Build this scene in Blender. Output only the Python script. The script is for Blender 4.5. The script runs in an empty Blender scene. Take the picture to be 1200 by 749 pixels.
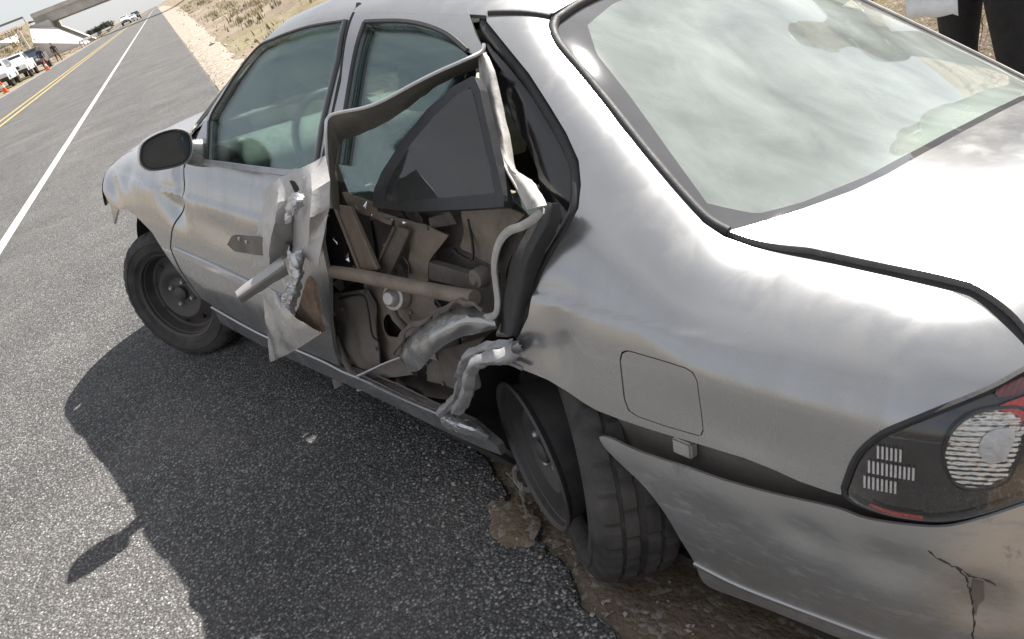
import bpy, bmesh, math, random
import numpy as np
from mathutils import Vector, Matrix
from mathutils.geometry import delaunay_2d_cdt

random.seed(7)
rng = np.random.default_rng(11)
SC = bpy.context.scene
COL = SC.collection
R = math.radians

# ---------------------------------------------------------------- camera, sky, sun, exposure
CAR_AXES = Matrix((((0.944879, -0.327284, -0.009482), (0.318608, 0.925735, -0.203725), (0.075454, 0.189474, 0.978982))))                      # rows: road axis, road left, ground normal, in car axes
CAR_ORIGIN = Vector((2.51, .79, -.03))          # front left tyre contact in car coordinates
CAR_MATRIX = CAR_AXES.to_4x4() @ Matrix.Translation(-CAR_ORIGIN)
def W(p): return CAR_MATRIX @ Vector(p)         # car coordinates to world

cam_d = bpy.data.cameras.new('camera')
cam = bpy.data.objects.new('camera', cam_d); COL.objects.link(cam)
cam_d.sensor_width = 36.0
cam_d.lens = 36.0 * 1007.908 / 1200.0
cam_d.clip_start = .05; cam_d.clip_end = 3000
cam_rot = Matrix((((-0.644884, -0.751044, -0.141622), (0.222512, -0.361773, 0.905322), (-0.731172, 0.552316, 0.400418)))).transposed()         # columns: right, up, back, in car axes
cam.matrix_world = CAR_MATRIX @ (Matrix.Translation(Vector(((-1.252136, 1.837175, 1.495289)))) @ cam_rot.to_4x4())
SC.camera = cam

SUN_EL, SUN_AZ = 48.0, -58.0
sun_vec = Vector((math.cos(R(SUN_EL))*math.cos(R(SUN_AZ)), math.cos(R(SUN_EL))*math.sin(R(SUN_AZ)), math.sin(R(SUN_EL))))
world = bpy.data.worlds.new('World'); SC.world = world; world.use_nodes = True
nt = world.node_tree; nt.nodes.clear()
wo = nt.nodes.new('ShaderNodeOutputWorld'); bg = nt.nodes.new('ShaderNodeBackground')
sky = nt.nodes.new('ShaderNodeTexSky'); sky.sky_type = 'NISHITA'; sky.sun_disc = False
sky.sun_elevation = R(SUN_EL); sky.sun_rotation = math.atan2(sun_vec.x, sun_vec.y)
sky.altitude = 1500; sky.air_density = 1.0; sky.dust_density = 2.0; sky.ozone_density = 1.0
tc = nt.nodes.new('ShaderNodeTexCoord')
mp = nt.nodes.new('ShaderNodeMapping'); mp.inputs['Scale'].default_value = (1.0, 1.0, 2.2)
ns = nt.nodes.new('ShaderNodeTexNoise'); ns.inputs['Scale'].default_value = 2.3; ns.inputs['Detail'].default_value = 9
ns.inputs['Roughness'].default_value = .58; ns.inputs['Distortion'].default_value = .7
rp = nt.nodes.new('ShaderNodeValToRGB')
rp.color_ramp.elements[0].position = .34; rp.color_ramp.elements[0].color = (.54, .54, .54, 1)
rp.color_ramp.elements[1].position = .66; rp.color_ramp.elements[1].color = (.95, .95, .95, 1)
mx = nt.nodes.new('ShaderNodeMix'); mx.data_type = 'RGBA'
mx.inputs['B'].default_value = (7.6, 7.7, 8.0, 1)
nt.links.new(tc.outputs['Generated'], mp.inputs['Vector']); nt.links.new(mp.outputs['Vector'], ns.inputs['Vector'])
nt.links.new(ns.outputs['Fac'], rp.inputs['Fac']); nt.links.new(rp.outputs['Color'], mx.inputs['Factor'])
nt.links.new(sky.outputs['Color'], mx.inputs['A']); nt.links.new(mx.outputs['Result'], bg.inputs['Color'])
bg.inputs['Strength'].default_value = .05
nt.links.new(bg.outputs['Background'], wo.inputs['Surface'])

sun_d = bpy.data.lights.new('sun', 'SUN'); sun_d.energy = 5.0; sun_d.angle = R(.53); sun_d.color = (1.0, .955, .89)
sun = bpy.data.objects.new('sun', sun_d); COL.objects.link(sun)
sun.rotation_euler = (-sun_vec).to_track_quat('-Z', 'Y').to_euler(); sun.location = sun_vec*60

vs = SC.view_settings
vs.view_transform = 'Standard'; vs.look = 'None'; vs.gamma = 1; vs.exposure = 1.15; vs.use_curve_mapping = False
SC.render.engine = 'CYCLES'
SC.cycles.max_bounces = 10; SC.cycles.transparent_max_bounces = 16; SC.cycles.glossy_bounces = 5

# ---------------------------------------------------------------- materials
class NT:
    """small node-tree writer"""
    def __init__(self, name):
        self.m = bpy.data.materials.new(name); self.m.use_nodes = True
        self.t = self.m.node_tree; self.t.nodes.clear()
        self.out = self.t.nodes.new('ShaderNodeOutputMaterial')
        self.co = self.t.nodes.new('ShaderNodeTexCoord').outputs['Object']
    def n(self, typ, ins=None, **props):
        nd = self.t.nodes.new('ShaderNode'+typ)
        for k, v in props.items(): setattr(nd, k, v)
        for k, v in (ins or {}).items():
            s = nd.inputs[k]
            if isinstance(v, bpy.types.NodeSocket): self.t.links.new(v, s)
            else:
                if isinstance(v, tuple) and len(v) == 3 and s.type == 'RGBA': v = (*v, 1)
                s.default_value = v
        return nd
    def noise(self, scale, detail=4, rough=.55, dist=0, co=None):
        return self.n('TexNoise', {'Vector': co or self.co, 'Scale': scale, 'Detail': detail, 'Roughness': rough, 'Distortion': dist}).outputs['Fac']
    def vor(self, scale, out='Distance', co=None, feature='F1', rand=1.0):
        return self.n('TexVoronoi', {'Vector': co or self.co, 'Scale': scale, 'Randomness': rand}, feature=feature).outputs[out]
    def ramp(self, fac, stops):
        nd = self.n('ValToRGB', {'Fac': fac}); cr = nd.color_ramp
        while len(cr.elements) < len(stops): cr.elements.new(.5)
        for e, (p, c) in zip(cr.elements, stops):
            e.position = p; e.color = (c, c, c, 1) if isinstance(c, (int, float)) else (*c, 1)
        return nd.outputs['Color']
    def mix(self, fac, a, b, mode='MIX'):
        return self.n('Mix', {'Factor': fac, 'A': a, 'B': b}, data_type='RGBA', blend_type=mode).outputs['Result']
    def math(self, op, a, b=0.0):
        return self.n('Math', {0: a, 1: b}, operation=op).outputs[0]
    def bump(self, h, dist, strength=1.0, normal=None):
        d = {'Height': h, 'Distance': dist, 'Strength': strength}
        if normal is not None: d['Normal'] = normal
        return self.n('Bump', d).outputs['Normal']
    def bsdf(self, **kw):
        names = {'color': 'Base Color', 'metal': 'Metallic', 'rough': 'Roughness', 'normal': 'Normal', 'coat': 'Coat Weight', 'coat_rough': 'Coat Roughness',
                 'spec': 'Specular IOR Level', 'emit': 'Emission Color', 'emit_s': 'Emission Strength', 'trans': 'Transmission Weight', 'ior': 'IOR', 'sheen': 'Sheen Weight'}
        b = self.n('BsdfPrincipled', {names[k]: v for k, v in kw.items()})
        self.t.links.new(b.outputs[0], self.out.inputs['Surface']); return b

MAT = {}
def plain(name, color, rough=.6, metal=0.0, var=.25, scale=14, bump=.0, coat=0.0, spec=.5):
    t = NT(name)
    f = t.noise(scale, 6, .6)
    c = t.ramp(f, [(.25, tuple(x*(1-var) for x in color)), (.75, tuple(min(1, x*(1+var)) for x in color))])
    kw = dict(color=c, rough=t.math('ADD', t.math('MULTIPLY', t.noise(scale*2.3, 4), .25), max(.02, rough-.12)), metal=metal, coat=coat, spec=spec)
    if bump: kw['normal'] = t.bump(t.noise(scale*4, 5), bump)
    t.bsdf(**kw); MAT[name] = t.m; return t.m

def car_paint():
    t = NT('silver_paint')
    flake = t.vor(900, 'Color')
    tone = t.noise(2.2, 5, .6)
    base = t.mix(t.math('MULTIPLY', t.n('SeparateColor', {'Color': flake}).outputs[0], .22), (.385, .387, .387), (.50, .50, .50))
    dust = t.ramp(t.noise(3.5, 5, .55, .6), [(.45, 0), (.80, .34)])
    streak = t.n('Mapping', {'Vector': t.co, 'Scale': (7, 7, 1.2)}).outputs[0]
    dust2 = t.ramp(t.noise(2.5, 4, .5, .3, streak), [(.48, 0), (.85, .26)])
    df = t.math('MAXIMUM', dust, dust2)
    col = t.mix(df, base, (.30, .275, .25))
    scr = t.n('Mapping', {'Vector': t.co, 'Scale': (1.5, 30, 60), 'Rotation': (.2, .1, .3)}).outputs[0]
    sc = t.ramp(t.noise(9, 3, .8, 0, scr), [(.74, 0), (.80, .2)])
    col = t.mix(sc, col, (.55, .55, .55))
    rough = t.math('ADD', t.math('MULTIPLY', df, .35), t.math('ADD', .205, t.math('MULTIPLY', tone, .05)))
    speck = t.ramp(t.vor(70, 'Distance'), [(.035, 1), (.075, 0)]); spk = t.math('MULTIPLY', speck, t.ramp(t.noise(9, 4), [(.5, 0), (.6, .55)])); col = t.mix(spk, col, (.10, .085, .07))
    nrm = t.bump(t.math('ADD', t.math('MULTIPLY', t.noise(420, 2), .1), t.noise(3.2, 3)), .0005, .5)
    t.bsdf(color=col, metal=t.math('SUBTRACT', .78, t.math('MULTIPLY', df, .8)), rough=rough, coat=t.math('SUBTRACT', .55, df), coat_rough=.06, normal=nrm)
    MAT['paint'] = t.m
car_paint()
def scuffed():
    t = NT('scuffed_paint')
    base = t.mix(t.noise(2, 4), (.36, .36, .355), (.45, .45, .445))
    sc = t.n('Mapping', {'Vector': t.co, 'Scale': (5, 5, 16), 'Rotation': (0, .25, 0)}).outputs[0]
    f = t.ramp(t.noise(3.4, 9, .72, .15, sc), [(.52, 0), (.70, .55)])
    g = t.ramp(t.noise(7, 9, .7, .5), [(.60, 0), (.70, .8)])
    col = t.mix(f, base, (.225, .215, .205)); col = t.mix(g, col, (.12, .095, .08))
    m = t.math('MAXIMUM', f, g)
    t.bsdf(color=col, metal=t.math('SUBTRACT', .7, t.math('MULTIPLY', m, .75)), rough=t.math('ADD', .30, t.math('MULTIPLY', m, .35)), coat=t.math('SUBTRACT', .5, m), coat_rough=.1, normal=t.bump(t.noise(60, 6, .7), .0006, .8))
    MAT['scuffed_paint'] = t.m
scuffed()

def bare_metal(name, color, rough=.38, dirt=.5, dirtcol=(.16, .12, .09), metal=.9):
    t = NT(name)
    st = t.n('Mapping', {'Vector': t.co, 'Scale': (30, 6, 14), 'Rotation': (.5, .2, .8)}).outputs[0]
    f = t.ramp(t.noise(6, 9, .7, .6), [(.38, 0), (.66, dirt)])
    s = t.noise(5, 6, .7, .2, st)
    base = t.mix(s, tuple(x*.75 for x in color), tuple(min(1, x*1.2) for x in color))
    t.bsdf(color=t.mix(f, base, dirtcol), metal=t.math('MULTIPLY', t.math('SUBTRACT', 1.0, f), metal), rough=t.math('ADD', rough, t.math('MULTIPLY', f, .35)),
           normal=t.bump(t.math('ADD', t.noise(90, 4), t.math('MULTIPLY', s, .6)), .0012, .8))
    MAT[name] = t.m
bare_metal('torn_metal', (.40, .40, .405), .46, .6, (.17, .15, .135), .55)
bare_metal('bright_metal', (.62, .63, .65), .30, .4, (.24, .22, .2))
bare_metal('primer_metal', (.28, .235, .195), .62, .75, (.13, .103, .08), .2)
bare_metal('dirty_metal', (.18, .16, .145), .55, .7, (.085, .068, .056), .3)
bare_metal('grey_panel', (.165, .145, .13), .6, .6, (.095, .08, .068), .1)
plain('black_plastic', (.022, .022, .024), .42, 0, .3, 20, .0004)
plain('nose_filler', (.35, .36, .37), .15, .5, .2, 8, coat=.6)
plain('dull_trim', (.42, .42, .43), .35, .6, .2, 30)
plain('rubber', (.028, .028, .029), .62, 0, .35, 30, .0006)
plain('gloss_black', (.012, .012, .014), .12, 0, .2, 20, coat=.5)
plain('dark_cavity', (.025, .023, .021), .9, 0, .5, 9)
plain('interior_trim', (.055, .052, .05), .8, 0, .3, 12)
plain('seat_cloth', (.085, .078, .07), .95, 0, .3, 60, .001)
plain('foam_brown', (.24, .17, .12), .9, 0, .4, 40, .002)
plain('chrome', (.85, .85, .86), .1, 1, .05, 8)
plain('seal_grey', (.42, .40, .37), .6, 0, .3, 22, .0008)
bare_metal('wheel_steel', (.065, .065, .068), .45, .7, (.10, .082, .068), .4)

def tyre_mat():
    t = NT('tyre')
    f = t.ramp(t.noise(7, 8, .7, .4), [(.35, 0), (.7, .75)])
    c = t.mix(f, (.030, .030, .031), (.115, .105, .095))
    t.bsdf(color=c, rough=.82, normal=t.bump(t.noise(160, 4), .0008, .7), spec=.3)
    MAT['tyre'] = t.m
tyre_mat()

def glass_mat(name, tint, refl_rough=.0, dust=.0, dustcol=(.5, .5, .47), opaque=None, refl=1.35):
    """thin pane: tinted transparency under a Fresnel reflection, with a film of dust"""
    t = NT(name)
    fr = t.n('Fresnel', {'IOR': 1.52}).outputs[0]
    fr = t.math('MINIMUM', t.math('MULTIPLY', fr, refl), 1.0)
    tr = t.n('BsdfTransparent', {'Color': tint}).outputs[0]
    if opaque: tr = t.n('BsdfDiffuse', {'Color': opaque}).outputs[0]
    gl = t.n('BsdfGlossy', {'Color': (1, 1, 1), 'Roughness': refl_rough}).outputs[0]
    a = t.n('MixShader', {0: fr, 1: tr, 2: gl}).outputs[0]
    if dust:
        st = t.n('Mapping', {'Vector': t.co, 'Scale': (1.2, 3.2, 3.2), 'Rotation': (.2, .5, .4)}).outputs[0]
        f = t.ramp(t.noise(2.2, 6, .56, .35, st), [(.34, dust*.45), (.74, dust)])
        df = t.n('BsdfDiffuse', {'Color': dustcol}).outputs[0]
        a = t.n('MixShader', {0: f, 1: a, 2: df}).outputs[0]
    t.t.links.new(a, t.out.inputs['Surface']); MAT[name] = t.m
glass_mat('side_glass', (.60, .70, .68), 0, .0, refl=.66)
glass_mat('back_glass', (.60, .69, .64), 0.03, .40, (.60, .66, .62), refl=2.0)
glass_mat('frit_glass', (0, 0, 0), .02, .14, (.45, .45, .46), opaque=(.03, .03, .032), refl=2.0)
glass_mat('quarter_glass', (.45, .48, .50), .0, .07, refl=1.0)
glass_mat('mirror_glass', (0, 0, 0), .02, .35, (.075, .10, .115), opaque=(.022, .03, .034), refl=1.0)
plain('shelf_cloth', (.36, .38, .33), .95, 0, .3, 40, .001)
bare_metal('flap_metal', (.50, .49, .48), .40, .35, (.26, .21, .175), .5)
bare_metal('channel_metal', (.42, .41, .40), .42, .4, (.2, .17, .15), .55)
bare_metal('peel_back', (.20, .19, .165), .5, .5, (.12, .11, .09), .3)
glass_mat('windscreen_glass', (.90, .93, .92), 0, .02, refl=1.0)
glass_mat('lens_clear', (.97, .97, .97), .0, .0, refl=.6)

# ---------------------------------------------------------------- mesh helpers
def link(name, me, mat=None, parent=None):
    o = bpy.data.objects.new(name, me); COL.objects.link(o)
    if mat is not None:
        for m in (mat if isinstance(mat, (list, tuple)) else [mat]): me.materials.append(MAT[m] if isinstance(m, str) else m)
    if parent is not None: o.parent = parent
    return o
def mesh(name, v, f, mat=None, parent=None, smooth=False, normals=None, sharp=None):
    me = bpy.data.meshes.new(name); me.from_pydata([tuple(map(float, p)) for p in v], [], [tuple(map(int, p)) for p in f]); me.validate(); me.update()
    if smooth: me.polygons.foreach_set('use_smooth', [True]*len(me.polygons))
    if normals is not None: me.normals_split_custom_set_from_vertices([tuple(map(float, n)) for n in normals])
    elif smooth and sharp: me.set_sharp_from_angle(angle=R(sharp))
    return link(name, me, mat, parent)
def tag(o, label=None, cat=None, group=None, kind=None):
    for k, v in (('label', label), ('category', cat), ('group', group), ('kind', kind)):
        if v: o[k] = v
    return o
def empty(name, loc=(0, 0, 0), rz=0, parent=None):
    o = bpy.data.objects.new(name, None); COL.objects.link(o); o.location = loc; o.rotation_euler = (0, 0, rz); o.empty_display_size = .2
    if parent is not None: o.parent = parent
    return o
def catmull(pts, n=8, closed=False):
    P = np.asarray(pts, float); m = len(P); out = []
    rngi = range(m if closed else m-1)
    for i in rngi:
        if closed: a, b, c, d = P[(i-1) % m], P[i], P[(i+1) % m], P[(i+2) % m]
        else: a, b, c, d = P[max(i-1, 0)], P[i], P[i+1], P[min(i+2, m-1)]
        for k in range(n):
            t = k/n
            out.append(.5*((2*b)+(c-a)*t+(2*a-5*b+4*c-d)*t*t+(3*b-a-3*c+d)*t**3))
    if not closed: out.append(P[-1])
    return np.array(out)
def resample(P, step, closed=False):
    P = np.asarray(P, float)
    if closed: P = np.vstack([P, P[:1]])
    s = np.concatenate([[0], np.cumsum(np.linalg.norm(np.diff(P, axis=0), axis=1))])
    n = max(2, int(round(s[-1]/step)))
    t = np.linspace(0, s[-1], n+1)
    Q = np.stack([np.interp(t, s, P[:, i]) for i in range(P.shape[1])], 1)
    return Q[:-1] if closed else Q
def inside(poly, pts):
    x, y = pts[:, 0], pts[:, 1]; r = np.zeros(len(pts), bool); P = np.asarray(poly)
    a, b = P, np.roll(P, -1, 0)
    for (x0, y0), (x1, y1) in zip(a, b):
        if y0 == y1: continue
        c = ((y0 > y) != (y1 > y)) & (x < (x1-x0)*(y-y0)/(y1-y0)+x0)
        r ^= c
    return r
def fill2d(outline, holes, step):
    """triangulate a 2D polygon with holes and evenly spread inner points; first points are the outline and hole points"""
    rings = [np.asarray(outline)]+[np.asarray(h) for h in holes]
    pts = [p for r in rings for p in r]; edges = []; k = 0
    for r in rings:
        m = len(r); edges += [(k+i, k+(i+1) % m) for i in range(m)]; k += m
    lo, hi = rings[0].min(0), rings[0].max(0)
    gx, gy = np.meshgrid(np.arange(lo[0], hi[0], step), np.arange(lo[1], hi[1], step*.866))
    gx = gx+(np.arange(gx.shape[0]) % 2)[:, None]*step*.5
    G = np.stack([gx.ravel(), gy.ravel()], 1)
    keep = inside(rings[0], G)
    for h in rings[1:]: keep &= ~inside(h, G)
    G = G[keep]
    B = np.vstack(rings)
    if len(G):
        d = np.concatenate([np.min(np.linalg.norm(c[:, None]-B[None], axis=2), axis=1) for c in np.array_split(G, max(1, len(G)//400))])
        G = G[d > step*.5]
    allp = np.vstack([B, G]) if len(G) else B
    res = delaunay_2d_cdt([Vector(p) for p in allp], edges, [], 0, 1e-7)
    V = np.array([tuple(v) for v in res[0]]); T = np.array([tuple(f) for f in res[2] if len(f) == 3])
    c = V[T].mean(1); ok = inside(rings[0], c)
    for h in rings[1:]: ok &= ~inside(h, c)
    return V, T[ok]
def boundary(T):
    from collections import Counter
    cnt = Counter()
    for a, b, c in T:
        for e in ((a, b), (b, c), (c, a)): cnt[e] += 1
    return [e for e in cnt if (e[1], e[0]) not in cnt]
def shell(name, P, N, T, thick, mat, parent, rim=True):
    """thick sheet: outer face with normals N, inner face, and a rim"""
    n = len(P); V = [*P]; NN = [*N]; Fc = [tuple(t) for t in T]
    if thick:
        V += [*(P-N*thick)]; NN += [*(-N)]
        Fc += [(t[0]+n, t[2]+n, t[1]+n) for t in T]
        for a, b in boundary(T):
            k = len(V); e = P[b]-P[a]; nr = np.cross(e, N[a]); nr /= (np.linalg.norm(nr)+1e-12)
            V += [P[a], P[b], P[b]-N[b]*thick, P[a]-N[a]*thick]; NN += [nr]*4
            Fc.append((k+1, k, k+3, k+2))
    return mesh(name, V, Fc, mat, parent, smooth=True, normals=NN)

# ---------------------------------------------------------------- the car's outer skin as one smooth solid (x forward, y left, z up, metres)
def tab(pts,lo,hi,sig):
    pts=np.array(pts,float);xs=np.arange(lo-.6,hi+.6,.005)
    ys=np.interp(xs,pts[:,0],pts[:,1])
    # linear extrapolation at the ends
    a,b=pts[0],pts[1];m=xs<a[0];ys[m]=a[1]+(xs[m]-a[0])*(b[1]-a[1])/(b[0]-a[0])
    a,b=pts[-1],pts[-2];m=xs>a[0];ys[m]=a[1]+(xs[m]-a[0])*(b[1]-a[1])/(b[0]-a[0])
    n=int(4*sig/.005);k=np.exp(-.5*(np.arange(-n,n+1)*.005/sig)**2);k/=k.sum()
    yp=np.convolve(np.pad(ys,n,mode='edge'),k,mode='valid')
    return xs,yp
# plan half width by x, side profile by z, centre-line height by x
W_T=tab([(-1.0,.775),(-.8,.815),(-.5,.842),(0,.855),(.6,.858),(1.6,.858),(2.3,.856),(2.8,.85),(3.1,.843),(3.3,.815),(3.45,.76)],-1.2,3.6,.05)
P_T=tab([(.12,-.12),(.22,-.08),(.34,-.04),(.46,-.008),(.56,.002),(.66,0),(.80,-.008),(.88,-.022),(.94,-.045),(1.0,-.078),(1.1,-.132),(1.25,-.215),(1.4,-.31),(1.5,-.39)],0,1.6,.02)
G_T=tab([(-1.1,.975),(-.95,1.0),(-.7,1.022),(-.42,1.03),(-.36,1.045),(.27,1.365),(.45,1.412),(.75,1.448),(1.1,1.450),(1.36,1.41),(2.1,1.085),(2.2,1.055),(2.5,1.025),(2.9,.985),(3.2,.93),(3.4,.85),(3.5,.75)],-1.3,3.6,.03)
C_T=tab([(-1.1,.075),(-.4,.075),(.3,.07),(.9,.05),(1.5,.05),(2.0,.07),(3.0,.09),(3.5,.12)],-1.3,3.6,.1)
def smax(a,b,k):
    h=np.maximum(k-np.abs(a-b),0)
    return np.maximum(a,b)+h*h/(4*k)
def side_y(x,z):
    crease=-.009*(.5+.5*np.tanh((z-(.845-.035*(x-.0)*0.35))/.006))*np.clip((x+.55)/.3,0,1)
    lean=.075*np.clip((x-.35)/.9,0,1)*np.clip((z-.92)/.45,0,1)
    return np.interp(x,*W_T)+np.interp(z,*P_T)+crease+lean
def top_z(x,y):
    return np.interp(x,*G_T)-np.interp(x,*C_T)*(np.abs(y)/.62)**2.2
def F(p):
    x,y,z=p[...,0],np.abs(p[...,1]),p[...,2]
    S=(y-side_y(x,z))*.95
    T=(z-top_z(x,y))*.9
    f=smax(S,T,.10)
    rear=(-1.06+.10*(y/.7)**3+.12*np.maximum(z-.75,0)+.0-x)
    front=x-(3.56-.14*(y/.7)**4-.3*np.maximum(z-.55,0))
    f=smax(f,rear,.22)
    f=smax(f,front,.2)
    return f
def cast(o,d,t0=0.,t1=8.,n=500,it=40,fn=F,first=True):
    """o,d: (N,3) rays; returns hit points and mask"""
    o=np.broadcast_to(o,d.shape)
    ts=np.linspace(t0,t1,n)
    lo=np.full(len(d),np.nan);hi=lo.copy();pv=fn(o+d*t0)
    done=np.zeros(len(d),bool)
    for a,b in zip(ts[:-1],ts[1:]):
        v=fn(o+d*b)
        m=(~done)&(pv>0)&(v<=0)
        lo[m]=a;hi[m]=b;done|=m;pv=v
    lo=np.where(done,lo,0);hi=np.where(done,hi,0)
    for _ in range(it):
        mid=(lo+hi)/2;v=fn(o+d*mid[:,None]);m=v>0
        lo=np.where(m,mid,lo);hi=np.where(m,hi,mid)
    return o+d*((lo+hi)/2)[:,None],done

# dents pressed into the skin: centre, radii, depth
DENTS = [((2.03, .85, .76), (.09, .2, .055), .022), ((1.97, .85, .87), (.035, .2, .10), .014), ((2.16, .85, .79), (.07, .2, .04), .009), ((2.85, .83, .74), (.10, .2, .05), .016), ((2.62, .84, .80), (.10, .2, .05), .010),
         ((1.62, .84, .74), (.20, .2, .06), .007), ((1.25, .84, .64), (.16, .2, .12), .010),
         ((-.06, .85, .78), (.06, .2, .10), .010), ((-.52, .84, .70), (.16, .2, .05), .005), ((-.75, .82, .56), (.06, .2, .04), .007), ((-.62, .84, .56), (.05, .2, .03), .005),
         ((-.86, .76, .50), (.05, .12, .07), .010), ((-.44, .85, .50), (.08, .2, .05), .004), ((-.05, .67, 1.10), (.03, .1, .07), .002)]
def Fd(p):
    f = F(p)
    left = p[..., 1] > 0
    for c, r, d in DENTS:
        e = ((p[..., 0]-c[0])/r[0])**2+((p[..., 1]-c[1])/r[1])**2+((p[..., 2]-c[2])/r[2])**2
        f = f+np.where(left, d*np.exp(-e), 0)
    return f
def grad(fn, p, e=.002):
    g = np.stack([fn(p+np.eye(3)[i]*e)-fn(p-np.eye(3)[i]*e) for i in range(3)], -1)
    return g/(np.linalg.norm(g, axis=-1, keepdims=True)+1e-12)
DIR = np.array((-.33, .74, .585)); DIR /= np.linalg.norm(DIR)
def basis(d):
    u = np.cross((0, 0, 1.), d)
    if np.linalg.norm(u) < .3: u = np.cross((0, 1., 0), d)
    u /= np.linalg.norm(u); return u, np.cross(d, u)
def skin(name, outline, holes=(), d=DIR, off=0.0, thick=.010, step=.022, mat='paint', parent=None, smooth_out=True, fn=Fd, edge=.012, mirror=False, warp=None):
    """panel cut out of the skin: outline points are carried onto it along d"""
    d = np.asarray(d, float); d = d/np.linalg.norm(d); u, v = basis(d)
    def flat(P): P = np.asarray(P, float); return np.stack([P@u, P@v], 1)
    ring = resample(flat(outline), edge, True)
    hs = [resample(flat(h), edge, True) for h in holes]
    V, T = fill2d(ring, hs, step)
    f2 = (lambda p: fn(p)-off) if off else fn
    o = V[:, :1]*u+V[:, 1:]*v+d*4.0
    P, ok = cast(o, np.broadcast_to(-d, o.shape), 0, 8, n=400, fn=f2)
    if not ok.all():   # outline overhangs the solid: take the nearest point that hits
        good = np.where(ok)[0]
        for i in np.where(~ok)[0]:
            P[i] = P[good[np.argmin(((V[good]-V[i])**2).sum(1))]]
    N = grad(f2, P)
    if warp: P = warp(P)
    t = P[T]; fl = (np.cross(t[:, 1]-t[:, 0], t[:, 2]-t[:, 0])*N[T].mean(1)).sum(1) < 0
    T = T.copy(); T[fl] = T[fl][:, ::-1]
    if warp:
        N = np.zeros_like(P); fnm = np.cross(P[T[:, 1]]-P[T[:, 0]], P[T[:, 2]]-P[T[:, 0]])
        for k in range(3): np.add.at(N, T[:, k], fnm)
        N /= np.linalg.norm(N, axis=1, keepdims=True)+1e-12
    if mirror:
        s = np.array((1, -1, 1.)); P = P*s; N = N*s; T = T[:, ::-1]
    return shell(name, P, N, T, thick, mat, parent)
def onskin(P, off=0.0, d=DIR, fn=Fd):
    d = np.asarray(d, float); d = d/np.linalg.norm(d); P = np.asarray(P, float)
    f2 = lambda p: fn(p)-off
    h, ok = cast(P+d*.6, np.broadcast_to(-d, P.shape), 0, 1.6, n=320, fn=f2)
    return np.where(ok[:, None], h, P), grad(f2, np.where(ok[:, None], h, P))
def tube(name, path, r, mat, parent=None, n=8, closed=False, flat=1.0, smooth=True):
    P = np.asarray(path, float); m = len(P); V = []; Fc = []
    rr = np.broadcast_to(np.asarray(r, float), (m,))
    up = None
    for i in range(m):
        t = (P[(i+1) % m]-P[i-1]) if closed else P[min(i+1, m-1)]-P[max(i-1, 0)]
        t = t/(np.linalg.norm(t)+1e-12)
        if up is None: up = np.array((0, 0, 1.)) if abs(t[2]) < .9 else np.array((1., 0, 0))
        a = np.cross(t, up); a /= np.linalg.norm(a)+1e-12; b = np.cross(a, t); up = b
        for k in range(n):
            an = 2*math.pi*k/n; V.append(P[i]+a*math.cos(an)*rr[i]+b*math.sin(an)*rr[i]*flat)
    for i in range(m if closed else m-1):
        j = (i+1) % m
        for k in range(n): Fc.append((i*n+k, i*n+(k+1) % n, j*n+(k+1) % n, j*n+k))
    if not closed: Fc += [tuple(range(n))[::-1], tuple(range((m-1)*n, m*n))]
    return mesh(name, V, Fc, mat, parent, smooth=smooth, sharp=50)
def ribbon(name, path, width, out, thick, mat, parent=None, taper=None):
    """flat moulding along a path: out is the normal at each point"""
    P = np.asarray(path, float); N = np.asarray(out, float); N = np.broadcast_to(N, P.shape); m = len(P); V = []; Fc = []
    w = np.broadcast_to(np.asarray(width, float), (m,))
    for i in range(m):
        t = P[min(i+1, m-1)]-P[max(i-1, 0)]; t = t/(np.linalg.norm(t)+1e-12)
        s = np.cross(N[i], t); s /= np.linalg.norm(s)+1e-12
        h = w[i]/2
        for a, b in ((-1, 0), (-1, .6), (-.72, 1), (.72, 1), (1, .6), (1, 0)): V.append(P[i]+s*h*a+N[i]*thick*b)
    n = 6
    for i in range(m-1):
        for k in range(n): Fc.append((i*n+k, i*n+(k+1) % n, (i+1)*n+(k+1) % n, (i+1)*n+k))
    Fc += [tuple(range(n))[::-1], tuple(range((m-1)*n, m*n))]
    o = mesh(name, V, Fc, mat, parent, smooth=True, sharp=35); return o
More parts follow.
